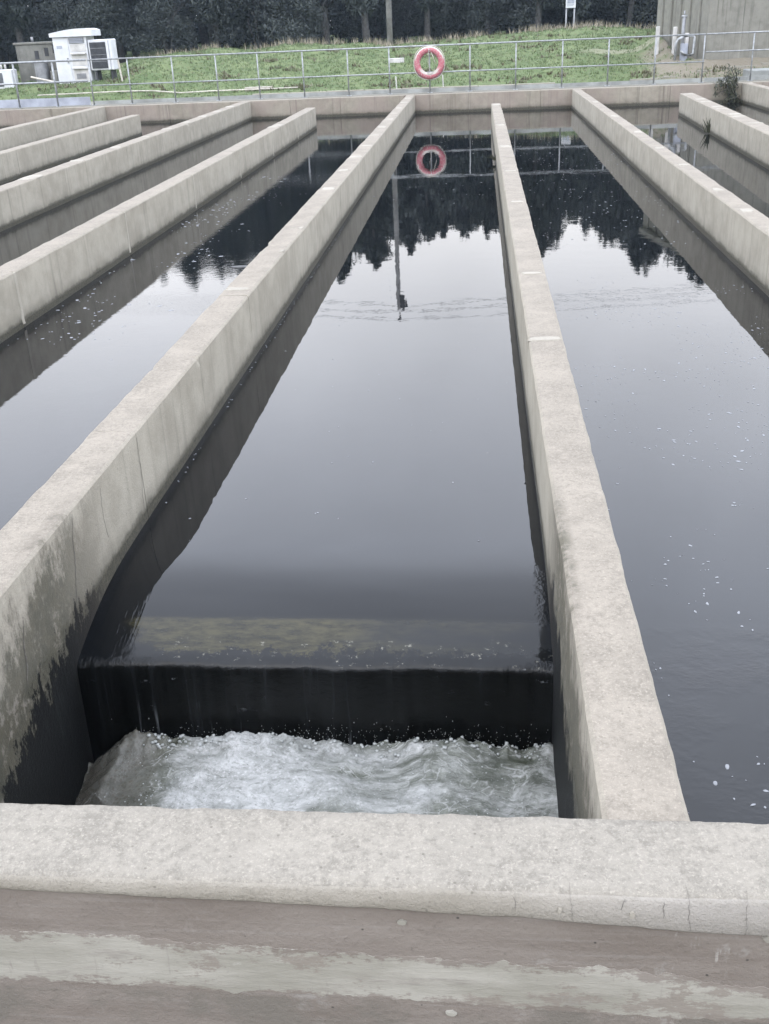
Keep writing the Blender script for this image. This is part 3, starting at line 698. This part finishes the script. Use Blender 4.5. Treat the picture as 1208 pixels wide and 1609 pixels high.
for i in range(60):
    y_ = rnd.uniform(3.8, 9); x_ = rnd.uniform(-1.4, .2); flake(x_, y_, rnd.uniform(.0012, .003), rnd.uniform(1, 2))
for i in range(70):
    y_ = rnd.uniform(13, 22); x_ = rnd.uniform(-1.4, .2); flake(x_, y_, rnd.uniform(.003, .008), rnd.uniform(1, 2))
tag(m.build('foam_flakes', M['flake']), kind='stuff')
m = MB(); slab(m, -2.24, 9.6, ZW+.003, .10, .045, .006, 3.3); tag(m.build('floating_scum', M['flakedark']), 'small dark scrap of scum floating beside the long left divider wall', 'scum')

# ------------------------------------------------------------------ fence
FY = 26.97 + .05
def fence(label, xs_posts, xL, xR, mid, kick, kickmat, r=.0165, lower=False, toe=True):
    t_ = thing('railing', ((xL+xR)/2, FY, 0), label, 'railing', 'galvanised pipe railing along the far wall')
    for x_ in xs_posts:
        m = MB(); m.tube([(x_, FY, .014), (x_, FY, 1.05)], r, 10); p_ = m.build('post', M['galv'], t_, smooth=True)
        MB().box(x_-.06, x_+.06, FY-.05, FY+.06, .0125, .024, .003).build('base_plate', M['galv'], p_)
    MB().tube([(xL, FY, 1.065), (xR, FY, 1.065)], r*1.08, 10).build('top_rail', M['galv'], t_, smooth=True)
    MB().tube([(xL, FY-.028, mid), (xR, FY-.028, mid)], r*.95, 10).build('mid_rail', M['galv'], t_, smooth=True)
    if toe:
        xs2 = sorted(set([xL]+list(xs_posts)+[xR]))
        for a, b in zip(xs2, xs2[1:]):
            if b-a < .2: continue
            MB().box(a+.02, b-.02, FY-.012, FY-.004, .03, .03+kick, .002).build('toe_board', M[kickmat], t_)
    return t_
fence('left end section of the pipe railing with tall blue-grey kick plates', [-15.9,-14.9,-13.85,-12.7,-11.58,-10.57], -16, -9.70, .585, .19, 'galvblue', .024)
mainf = fence('long middle section of the pipe railing that carries the life ring', [-9.64,-8.65,-7.53,-6.43,-5.385,-4.27,-3.165,-2.15,-1.17,-.195,.905,2.01,3.095,4.19,5.31], -9.66, 5.33, .475, .085, 'toe')
fence('right end section of the pipe railing before the concrete tank, mid rail higher', [6.44, 7.55, 8.65, 9.75], 5.35, 9.9, .68, .085, 'toe')
# life ring
lr = thing('life_ring', (-1.17, FY-.12, .70), 'faded red and white life ring hanging on the railing', 'life ring')
m = MB(); m.torus((-1.17, FY-.12, .69), .292, .073, 48, 14, sy=.8); rb = m.build('ring_body', M['ring'], lr, smooth=True)
m = MB(); pts = []
for i in range(49):
    a = 2*PI*i/48; rr = .372+.016*abs(math.sin(2*a)); pts.append((-1.17+rr*math.cos(a), FY-.12, .69+rr*math.sin(a)))
m.tube(pts, .008, 6, False); m.build('grab_rope', M['rope'], lr, smooth=True)
m = MB(); m.tube([(-1.17,FY-.1,1.0),(-1.19,FY-.19,.9),(-1.20,FY-.17,.72),(-1.16,FY-.17,.55),(-1.21,FY-.18,.46),(-1.10,FY-.17,.44)], .010, 6)
m.tube([(-1.16,FY-.1,1.0),(-1.10,FY-.19,.88),(-1.03,FY-.17,.70),(-1.06,FY-.17,.5),(-1.12,FY-.18,.46)], .008, 6)
m.build('hanging_rope', M['rope'], lr, smooth=True)
m = MB(); m.tube([(-1.17,FY-.02,1.03),(-1.17,FY-.10,1.02),(-1.17,FY-.20,.985),(-1.17,FY-.21,.95),(-1.17,FY-.19,.93)], .012, 6); m.build('hook', M['offwhite'], lr, smooth=True)
m = MB(); m.torus((-1.17, FY-.055, .66), .355, .012, 36, 6); m.build('holder_hoop', M['drum'], lr, smooth=True)

# ------------------------------------------------------------------ tank building, pipes
P0, P1, P2 = Vector((5.95,30,0)), Vector((5.18,33.6,0)), Vector((14,29.7,0)); P3 = Vector((13.2,34,0))
tk = thing('concrete_tank', (9.5, 31.8, 0), 'big rain-streaked concrete tank beyond the right end of the railing', 'tank')
def prism(m, ps, z0, z1):
    k = len(ps); m.add([(p.x,p.y,z0) for p in ps]+[(p.x,p.y,z1) for p in ps], [tuple(range(k-1,-1,-1)), tuple(range(k,2*k))]+[(i,(i+1)%k,k+(i+1)%k,k+i) for i in range(k)]); return m
prism(MB(), [P0,P2,P3,P1], -.3, 3.7).build('tank_wall', M['tank'], tk)
cen = (P0+P1+P2+P3)/4
prism(MB(), [p+(p-cen).normalized()*.12 for p in (P0,P2,P3,P1)], 3.70, 3.85).build('roof_slab', M['tank'], tk)
dirL = (P1-P0).normalized(); nL = Vector((dirL.y*-1, dirL.x, 0))
for k in range(5):                                               # rain pipes and ribs on the streaky flank
    a = P0 + dirL*(.55+.66*k) + nL*.02
    MB().box(a.x-.022, a.x+.022, a.y-.03, a.y+.03, -.2, 3.69, .004).build('wall_rib', M['tank'], tk)
sp_ = thing('standpipe', (5.40, 30.2, .42), 'grey standpipe with valve and looped pipe guard beside the tank', 'pipework')
zg = .40
MB().tube([(5.36,30.2,zg-.1),(5.36,30.2,1.42)], .042, 10).build('riser', M['drum'], sp_, smooth=True)
MB().tube([(5.29,30.2,1.44),(5.43,30.2,1.44)], .035, 8).build('valve', M['galv'], sp_, smooth=True)
MB().tube([(5.36,30.2,1.42),(5.36,30.2,1.58)], .02, 8).build('spindle', M['drum'], sp_, smooth=True)
MB().tube([(5.17,30.05,zg-.1),(5.17,30.05,.80),(5.22,30.05,.90),(5.32,30.05,.96),(5.62,30.05,.98),(5.64,30.05,.94),(5.63,30.05,.56),(5.58,30.05,.52),(5.42,30.05,.53),(5.30,30.05,.62)], .034, 8).build('pipe_guard', M['galv'], sp_, smooth=True)
MB().tube([(5.47,30.22,zg-.1),(5.47,30.22,1.05)], .055, 10).build('white_pipe', M['offwhite'], sp_, smooth=True)
MB().box(5.32, 5.50, 30.1, 30.24, zg-.05, .80, .01).build('valve_box', M['galvblue'], sp_)
for lab, x_, y_, z0_, z1_, ww in [('short off-white marker post at the left edge of the concrete tank', 4.86, 31.2, .5, 1.22, .05), ('short off-white marker post touching the grey standpipe', 5.22, 30.6, .4, 1.20, .05)]:
    b_ = MB().box(x_-ww, x_+ww, y_-ww, y_+ww, z0_-.3, z1_, .01).build('marker_post', M['offwhite']); tag(b_, lab, 'post', 'marker posts beside the tank')
tag(MB().box(6.55, 9.4, 27.6, 28.3, .0125, .22, .02).build('concrete_block', M['toe']), 'low grey concrete block behind the rightmost divider wall', 'block')

# ------------------------------------------------------------------ cabinets at the left
CY = 31.0
cb = thing('utility_cabinet', (-11.55, CY, .35), 'tall white utility cabinet with overhanging cap and hooded vents', 'cabinet')
x0, x1 = -12.0, -11.02
MB().box(x0, x1, CY, CY+.7, .36, 1.60, .012).build('body', M['white'], cb)
m = MB(); ks = 9; vs = []
for q in range(ks):
    u = q/(ks-1); xx = x0-.05+(x1-x0+.24)*u; zt = 1.70+.10*math.sin(PI*min(1,u*1.05)*.62)
    if u == 1: zt -= .04
    for yy in (CY-.07, CY+.77): vs += [(xx, yy, 1.60), (xx, yy, zt)]
fs = []
for q in range(ks-1):
    b_ = q*4; fs += [(b_, b_+4, b_+5, b_+1), (b_+2, b_+3, b_+7, b_+6), (b_+1, b_+5, b_+7, b_+3), (b_, b_+2, b_+6, b_+4)]
fs += [(0,1,3,2), (ks*4-4, ks*4-2, ks*4-1, ks*4-3)]
m.add(vs, fs).build('roof_cap', M['white'], cb)
MB().box(x0+.02, x0+.44, CY-.014, CY-.002, .42, 1.575, .004).build('door', M['white'], cb)
MB().box(x0+.36, x0+.40, CY-.04, CY-.015, .92, 1.06, .005).build('handle', M['drum'], cb)
MB().box(x0+.10, x0+.26, CY-.018, CY-.0145, 1.30, 1.38, .002).build('name_plate', M['galvblue'], cb)
for k, (z0_, z1_) in enumerate([(.44,.80),(.85,1.18),(1.21,1.40)]):
    pnl = MB().box(x0+.49, x1-.04, CY-.010, CY-.002, z0_, z1_, .003).build('vent_panel', M['offwhite'], cb)
    if k == 0: MB().box(x0+.56, x1-.14, CY-.016, CY-.011, z0_+.06, z0_+.20, .002).build('vent_slot', M['drum'], pnl)
    if k < 2: MB().box(x0+.49, x1-.05, CY-.075, CY-.011, z1_-.045, z1_-.012, .006).build('vent_hood', M['offwhite'], pnl)
pnl = MB().box(x0+.47, x1-.06, CY-.012, CY-.002, 1.42, 1.57, .003).build('vent_grille', M['drum'], cb)
for k in range(4): MB().box(x0+.50, x1-.09, CY-.030, CY-.013, 1.435+k*.034, 1.452+k*.034, .002).build('louvre', M['galvblue'], pnl)
tag(MB().box(x0-.1, x1+.1, CY-.12, CY+.8, .0, .355, .02).build('plinth', M['kerb']), 'low concrete plinth under the tall white cabinet', 'plinth')
ac = thing('cooling_unit', (-10.7, CY, .55), 'white framed cooling unit with dark louvred front beside the tall cabinet', 'cooling unit')
a0, a1 = -11.0, -10.30
MB().box(a0, a1, CY+.02, CY+.42, .70, 1.50, .02).build('casing', M['white'], ac)
gp = MB().box(a0+.05, a1-.19, CY+.002, CY+.018, .75, 1.43, .004).build('grille_panel', M['darkhole'], ac)
m = MB()
for k in range(22): m.box(a0+.062+k*.0205, a0+.070+k*.0205, CY-.012, CY+.001, .76, 1.42)
tag(m.build('grille_fins', M['grille'], gp), kind='stuff')
for z_ in (.93, 1.10, 1.27): MB().box(a0+.05, a1-.19, CY-.016, CY-.0125, z_, z_+.012).build('grille_bar', M['drum'], gp)
for x_ in (a1-.175, a1-.085): MB().box(x_, x_+.07, CY-.012, CY+.018, .71, 1.49, .006).build('frame_strip', M['white'], ac)
for x_ in (a0+.1, a1-.15): MB().box(x_, x_+.06, CY+.05, CY+.38, .30, .695, .005).build('foot', M['darkhole'], ac)
hb = thing('concrete_pit_box', (-12.6, CY+.6, .4), 'stained concrete box with dark openings left of the tall white cabinet', 'concrete box')
MB().box(-13.35, -12.0, CY+.55, CY+1.6, .2, 1.44, .015).build('box_wall', M['hut'], hb)
MB().box(-13.40, -12.02, CY+.52, CY+1.65, 1.44, 1.50, .01).build('lid', M['hut'], hb)
for x_, zz in ((-12.80, 1.05), (-12.5, 1.12), (-12.25, 1.2)): MB().box(x_, x_+.12, CY+.540, CY+.548, zz, zz+.22, .003).build('opening', M['darkhole'], hb)
MB().tube([(-12.95,CY+.9,1.5),(-12.95,CY+.9,1.64)], .04, 8).build('stub_pipe', M['drum'], hb, smooth=True)
dr = thing('grey_drum', (-12.55, CY+.25, .4), 'grey drum standing in front of the stained concrete box', 'drum')
MB().tube([(-12.55,CY+.25,.3),(-12.55,CY+.25,.98)], .19, 20).build('drum_body', M['drum'], dr, smooth=False)
MB().tube([(-12.55,CY+.25,.98),(-12.55,CY+.25,1.0)], .2, 20).build('drum_lid', M['grille'], dr)
tag(MB().box(-12.26, -12.05, CY+.1, CY+.4, .2, .74, .02).build('concrete_post', M['hut']), 'stubby stained concrete post between grey drum and white cabinet', 'post')
pk = MB().tube([(-12.75,CY-.12,.60),(-11.95,CY-.3,.44)], .028, 6).build('plank', M['timber']); tag(pk, 'pale timber batten leaning in the grass before the tall white cabinet', 'plank')
su = thing('meter_box', (-13.6, CY-.1, .4), 'small white box with dark front at the extreme left edge', 'box')
MB().box(-14.0, -13.32, CY-.1, CY+.3, .25, .82, .015).build('casing', M['white'], su)
MB().box(-13.98, -13.60, CY-.112, CY-.102, .38, .74, .004).build('front_grille', M['grille'], su)
for k in range(4): MB().tube([(-13.92+k*.12,CY+.1,.81),(-13.92+k*.12,CY+.1,1.0)], .03, 8).build('pipe_stub', M['offwhite'], su, smooth=True)
st_ = MB().tube([(-9.98,CY-.4,.2),(-10.05,CY-.4,.98)], .026, 8).build('stake', M['timber']); tag(st_, 'thin pale stake standing right of the cooling unit', 'stake')
sb = MB().box(-6.28, -5.55, 29.4, 29.75, gz(-5.9,29.5)-.1, gz(-5.9,29.5)+.07, .015).build('stone_slab', M['patch']); tag(sb, 'pale slab lying on the lower grass slope left of centre', 'slab')
pl = MB().box(-2.62, -2.18, 32.9, 33.05, gz(-2.4,33)-.05, gz(-2.4,33)+.11, .01).build('white_board', M['offwhite']); tag(pl, 'short white board lying at the foot of the utility pole', 'board')
for lab, x_ in (('little white peg in the grass left of the life ring', -2.14), ('little white peg in the grass under the right side of the life ring', -.92)):
    pg = MB().tube([(x_+.02,28.9,.0),(x_,28.9,.33)], .018, 6).build('peg', M['offwhite']); tag(pg, lab, 'peg', 'white pegs in the grass')
gp_ = MB().tube([(-12, 29.3, gz(-9,29.3)+.02)]+[(x_, 29.3+.004*(x_+9)**2, gz(x_, 29.3)+.05) for x_ in np.arange(-9.6, -4, .8)], .018, 6).build('hose', M['timber'], smooth=True); tag(gp_, 'thin pale hose lying along the left grass slope', 'hose')

# ------------------------------------------------------------------ utility pole, lines, sign
PYY = 38.0; PX = -2.97
up_ = thing('utility_pole', (PX, PYY, .8), 'grey timber utility pole rising behind the grass bank', 'utility pole')
MB().tube([(PX+.0,PYY,.4),(PX,PYY,4),(PX,PYY,7.35)], [.10,.09,.07], 14).build('shaft', M['polewood'], up_, smooth=True)
MB().box(PX+.05, PX+.22, PYY-.1, PYY+.1, 6.75, 7.25, .03).build('transformer_bracket', M['dark'], up_)
for z_, dx in ((7.05,.28),(7.32,.16),(7.62,.02)):
    i_ = MB().tube([(PX+dx,PYY,z_-.10),(PX+dx,PYY,z_+.02)], .03, 8).build('insulator_pin', M['dark'], up_, smooth=True)
    MB().tube([(PX+dx,PYY,z_),(PX+dx,PYY,z_+.05),(PX+dx,PYY,z_+.11)], [.05,.075,.05], 10).build('insulator', M['dark'], i_, smooth=True)
MB().box(PX-.05, PX+.32, PYY-.04, PYY+.04, 6.92, 6.99, .01).build('crossarm', M['dark'], up_)
for lab, z_, dx in (('lowest of the three thin power lines at the utility pole', 7.16, .28), ('middle one of the three thin power lines at the utility pole', 7.43, .16), ('topmost of the three thin power lines at the utility pole', 7.72, .02)):
    m = MB()
    pts = [(PX+dx+s_, PYY-.012*s_, z_-(.062*abs(s_)-.0011*s_*s_)) for s_ in np.linspace(-27, 27, 55)]
    m.tube(pts, .011, 5, False); tag(m.build('power_line', M['dark']), lab, 'power line', 'power lines at the utility pole')
sg = thing('sign', (3.6, 45, .8), 'small white notice board on two thin posts beyond the grass bank', 'sign')
for x_ in (3.44, 3.75): MB().tube([(x_,45.03,.4),(x_,45.03,1.84)], .028, 8).build('post', M['drum'], sg, smooth=True)
bd = MB().box(3.41, 3.79, 44.98, 45.0, 1.84, 2.30, .004).build('board', M['white'], sg)
MB().box(3.465, 3.735, 44.972, 44.979, 2.0, 2.22, .001).build('printed_panel', M['galvblue'], bd)
for k in range(2): MB().box(3.465, 3.735-.06*k, 44.973, 44.979, 1.955-k*.045, 1.975-k*.045).build('print_line', M['galvblue'], bd)

# ------------------------------------------------------------------ trees
def leaf_cloud(rnd_, clusters, per, lw, ll, droop=.5, spread=1.0):
    V = []; Q = []
    for (c, r) in clusters:
        nL = int(per*r*r)+14
        d = rnd_.normal(size=(nL, 3)); d /= np.linalg.norm(d, axis=1)[:, None]; rad = rnd_.random(nL)**.45
        p = np.array(c) + d*rad[:, None]*np.array([r, r, r*.72])*spread
        ax = rnd_.normal(size=(nL, 3)); ax[:, 2] -= droop*1.6; ax /= np.linalg.norm(ax, axis=1)[:, None]
        sd = np.cross(ax, rnd_.normal(size=(nL, 3))); sd /= np.linalg.norm(sd, axis=1)[:, None]+1e-6
        L_ = ll*(0.6+.8*rnd_.random(nL))[:, None]; W_ = lw*(0.6+.8*rnd_.random(nL))[:, None]
        b = len(V)*4
        quad = np.stack([p-ax*L_*.5, p+sd*W_*.5, p+ax*L_*.5, p-sd*W_*.5], 1)
        V.append(quad)
    V = np.concatenate(V).reshape(-1, 3); Q = np.arange(len(V)).reshape(-1, 4)
    return V, Q
def tree_meshes(seed, H, spreadx, crown0):
    rr = random.Random(seed); rn = np.random.default_rng(seed)
    tr = MB(); lean = rr.uniform(-.05, .05)
    trunk = [(lean*z*.6+.12*math.sin(z*.7+seed), .1*math.cos(z*.5+seed), z) for z in np.linspace(-.4, H*.86, 9)]
    tr.tube(trunk, [.19*(1-.85*i/8)+.02 for i in range(9)], 8)
    cl = []
    for k in range(26):
        f = crown0 + (1-crown0)*(k+rr.random())/26; z = H*f*.97
        base = Vector(trunk[min(8, int(f*8.5))]); a = rr.uniform(0, 2*PI)
        env = spreadx*(.35+.65*math.sin(PI*min(1, max(.03, (f-crown0)/(1.02-crown0)))**.75))
        rad = env*rr.uniform(.3, 1.0)
        tip = Vector((base.x+rad*math.cos(a), base.y+rad*math.sin(a), min(z, H-.4)))
        st = Vector((base.x, base.y, max(.8, tip.z-rad*.8-.3)))
        mid_ = st.lerp(tip, .55)+Vector((0, 0, -.12*rad))
        tr.tube([st, mid_, tip], [.06, .04, .012], 5)
        cl.append((tuple(tip), rr.uniform(.55, 1.0)*(.6+.4*env/spreadx)))
        if rr.random() < .6: cl.append((tuple(st.lerp(tip, .55)), rr.uniform(.45, .8)))
    cl.append(((trunk[-1][0], trunk[-1][1], H-.45), .5))
    for k in range(16):                                          # loose pointed sprays around the top
        a = rr.uniform(0, 2*PI); q = rr.random()*spreadx*.75; z = H*(1.04-.34*(q/spreadx)**1.3*1.2)+rr.uniform(-.5, .25)
        for u in range(3): cl.append(((trunk[-1][0]+q*math.cos(a), trunk[-1][1]+q*math.sin(a), z-u*.32), .13+.09*u))
    V, Q = leaf_cloud(rn, cl, 240, .10, .38, .7)
    return tr, V, Q
protos = []
for s_, (H_, sp, c0) in enumerate([(9.0, 2.0, .30), (9.0, 1.6, .24), (9.0, 2.3, .36), (9.0, 1.35, .18), (9.0, 1.9, .26)]):
    tr, V, Q = tree_meshes(s_+3, H_, sp, c0)
    protos.append((tr, V, Q))
ENVX = [-16,-13.1,-10.9,-9,-7.4,-6.43,-5.7,-5,-4.2,-3.4,-2.4,-1.55,-1,-.5,.1,.72,1.7,2.4,3.0,3.5,4.15,4.9,5.67,6.6,7.56,8.1,8.68,9.4,10.15,12,16]
ENVZ = [8.6,8.6,8.6,8.6,8.8,8.9,8.4,8.5,7.9,7.75,7.0,6.9,7.0,7.35,6.9,6.75,7.2,7.3,7.9,6.9,6.15,6.6,7.0,7.7,8.7,8.2,7.8,8.6,9.4,8.4,8.2]
def top_z(x, y): return -2.466 + (float(np.interp(x*50/y, ENVX, ENVZ))+2.466)*y/50
tr_rnd = random.Random(21); made = {}
desc_side = lambda x: 'left' if x < -9 else ('middle' if x < 4 else 'right')
spots = []
for (yr, dx, off) in ((57, 2.3, 0), (62, 2.6, 1.1), (68, 3.0, .4), (76, 3.6, 1.9)):
    x_ = -34+off
    while x_ < 24:
        spots.append((x_+tr_rnd.uniform(-.6, .6), yr+tr_rnd.uniform(-1.6, 1.6)-(3 if yr == 57 else 0), yr)); x_ += dx*tr_rnd.uniform(.85, 1.2)
rows = {57: 'front row', 62: 'second row', 68: 'third row', 76: 'back row'}
for i, (x_, y_, yr) in enumerate(spots):
    H_ = max(4, (top_z(x_, y_) - .75)*tr_rnd.uniform(.93, 1.0)); k = tr_rnd.randrange(len(protos))
    t_ = thing('tree', (x_, y_, .7), 'dark feathery tree in the %s of the wood beyond the grass bank' % rows[yr], 'tree', 'trees of the %s of the dark wood' % rows[yr])
    sc_ = H_/9.0
    if k not in made:
        tr, V, Q = protos[k]
        a_ = tr.build('trunk', M['bark'], t_, smooth=True, local=True); b_ = fast_mesh('crown', V, Q, M['leaf'], t_); made[k] = (a_, b_)
    else:
        for src in made[k]:
            o = src.copy(); COL.objects.link(o); o.parent = t_
    t_.scale = (sc_*tr_rnd.uniform(.9, 1.1), sc_*tr_rnd.uniform(.9, 1.1), sc_); t_.rotation_euler = (0, 0, tr_rnd.uniform(0, 6.28))
rn = np.random.default_rng(4)
shr = []
for s_ in range(3):
    cl = [((rn.uniform(-1.1, 1.1), rn.uniform(-.8, .8), rn.uniform(.3, 2.2)), rn.uniform(.5, .9)) for _ in range(14)]
    shr.append(leaf_cloud(rn, cl, 950, .05, .13, .3))
smade = {}
for i in range(46):
    x_ = -33+i*1.22+tr_rnd.uniform(-.5, .5); y_ = 57.5+tr_rnd.uniform(-2.5, 2); k = i % 3
    if -26 < x_ < -6 and i % 2: y_ = 52.5+tr_rnd.uniform(-2, 2)
    t_ = thing('shrub', (x_, y_, .6), 'dark understorey shrub at the foot of the wood', 'shrub', 'understorey shrubs below the trees')
    if k not in smade:
        smade[k] = [fast_mesh('foliage', *shr[k], M['leaf2'], t_)]
        m = MB()
        for q in range(5): m.tube([(0,0,-.3),(rn.uniform(-.4,.4),rn.uniform(-.3,.3),1.0),(rn.uniform(-1,1),rn.uniform(-.6,.6),2.2)], [.04,.03,.01], 5)
        smade[k].append(m.build('stem', M['bark'], t_, local=True))
    else:
        for src in smade[k]:
            o = src.copy(); COL.objects.link(o); o.parent = t_
    q = tr_rnd.uniform(.8, 1.35); t_.scale = (q*1.1, q, q); t_.rotation_euler = (0, 0, tr_rnd.uniform(0, 6.28))
# the deep wood behind, one mass
cl = []
for i in range(420):
    x_ = rn.uniform(-60, 45); y_ = rn.uniform(84, 96); cl.append(((x_, y_, rn.uniform(.8, max(3, top_z(x_, y_)-2.2))), rn.uniform(1.3, 2.2)))
for i in range(480): cl.append(((rn.uniform(-60, 45), rn.uniform(82, 90), rn.uniform(.8, 4.5)), rn.uniform(1.2, 1.9)))
V, Q = leaf_cloud(rn, cl, 110, .2, .42, .4)
tag(fast_mesh('deep_wood', V, Q, M['leaf']), kind='stuff')

# ------------------------------------------------------------------ grass and small plants
rn = np.random.default_rng(9)
def tufts(n, xr, yr, hmin, hmax, wd, keep, blades=3):
    V = []
    for i in range(n):
        x_ = rn.uniform(*xr); y_ = yr[0]+(yr[1]-yr[0])*rn.random()
        if not keep(x_, y_): continue
        z_ = gz(x_, y_)-.012
        for b in range(blades):
            a = rn.uniform(0, 2*PI); h = rn.uniform(hmin, hmax); l_ = rn.uniform(.1, .7)*h; dx, dy = math.cos(a), math.sin(a)
            bx_, by_ = x_+rn.normal()*.03, y_+rn.normal()*.03
            V += [(bx_-dy*wd, by_+dx*wd, z_), (bx_+dy*wd, by_-dx*wd, z_), (bx_+dx*l_, by_+dy*l_, z_+h)]
    return np.array(V)
def keepg(x_, y_):
    if x_ > 4.7 and y_ < 32.8 and fbm(x_*1.4, y_*1.4, 2) < .12 and y_ > 29.3: return False
    if x_ > 3.2 and abs(y_-32.9) < .22 and fbm(x_*4, y_*4, 3) < .1: return False
    if x_ > 5.7 and y_ > 29.6: return False
    return fbm(x_*1.1, y_*1.6, 7, 3) > -.55
V = tufts(34000, (-17, 9), (28.78, 38.4), .02, .075, .012, keepg)
tag(fast_mesh('grass', V, np.arange(len(V)).reshape(-1, 3), M['grass'], tri=True), kind='stuff')
def keepw(x_, y_): return keepg(x_, y_) and fbm(x_*.75+3, y_*1.1, 11, 3) > .40
V = tufts(11000, (-17, 9), (28.8, 38), .04, .12, .028, keepw, 4)
tag(fast_mesh('weeds', V, np.arange(len(V)).reshape(-1, 3), M['weed'], tri=True), kind='stuff')
V = tufts(1500, (-17, 6), (36.8, 39.0), .10, .30, .012, lambda x_, y_: fbm(x_*.8, y_, 1) > 0, 4)
tag(fast_mesh('dry_grass', V, np.arange(len(V)).reshape(-1, 3), M['straw'], tri=True), kind='stuff')
def tuft_plant(name, base, label, n, L, mat, out=(0,0,0), droop=.5, w=.006, sp=.7):
    m = MB()
    for i in range(n):
        a = random.uniform(0, 2*PI); l_ = L*random.uniform(.5, 1.1); d = Vector((math.cos(a)*sp, math.sin(a)*sp, 1)).normalized()+Vector(out)*random.uniform(.4, 1)
        d.normalize(); p = Vector(base)+Vector((random.gauss(0,.02), random.gauss(0,.03), 0)); s_ = d.cross(Vector((.3,.5,.2))).normalized()*w
        vs = []
        for q in range(5):
            u = q/4; c_ = p + d*l_*u + Vector((0,0,-droop*l_*u*u)); ww = s_*(1-u*.9); vs += [c_-ww, c_+ww]
        m.add(vs, [(q*2, q*2+1, q*2+3, q*2+2) for q in range(4)])
    o = m.build(name, M[mat]); return tag(o, label, 'plant')
tuft_plant('grass_tuft', (4.14, 20.0, ZW+.02), 'green grass tuft growing at the waterline of the right divider wall', 34, .32, 'plant', (-.12, -.2, 0), .15, .010, .35)
tuft_plant('grass_tuft', (.268, 16.8, ZW+.04), 'small grass tuft on the left face of the middle divider wall', 26, .22, 'plant', (-.8, 0, 0), .5, .006, .5)
pp = thing('drooping_shrub', (6.02, 26.62, -.3), 'dry drooping shrub in the far right corner of the basin wall', 'shrub')
m = MB(); clp = []
for i in range(13):
    a = random.uniform(PI*.75, PI*1.7); L_ = random.uniform(.2, .55); b_ = Vector((6.05+random.gauss(0,.06), 26.6, random.uniform(-.40, .15)))
    tip = b_+Vector((math.cos(a)*L_*.75-.06, math.sin(a)*L_*.35, random.uniform(-.15, .28))); mid_ = b_.lerp(tip, .5)+Vector((0,0,.12))
    m.tube([b_, mid_, tip], [.012,.009,.004], 5); clp += [(tuple(tip), .12), (tuple(mid_), .12), (tuple(b_+Vector((-.06,-.03,-.02))), .13)]
m.build('stem', M['bark'], pp)
V, Q = leaf_cloud(np.random.default_rng(3), clp, 480, .022, .085, 1.2)
fo_ = fast_mesh('foliage', V - np.array(pp.location), Q, M['plant'], pp)

# ------------------------------------------------------------------ thin air haze
hz = MB().box(-950, 950, -950, 1250, -3.4, 16.5).build('haze', M['galv']); tag(hz, kind='stuff')
hm = bpy.data.materials.new('haze'); hm.use_nodes = True; ht = hm.node_tree; ht.nodes.clear()
ho = ht.nodes.new('ShaderNodeOutputMaterial'); hv = ht.nodes.new('ShaderNodeVolumePrincipled')
hv.inputs['Color'].default_value = (.62, .78, 1, 1); hv.inputs['Density'].default_value = .00034
ht.links.new(hv.outputs[0], ho.inputs['Volume']); hz.data.materials.clear(); hz.data.materials.append(hm)
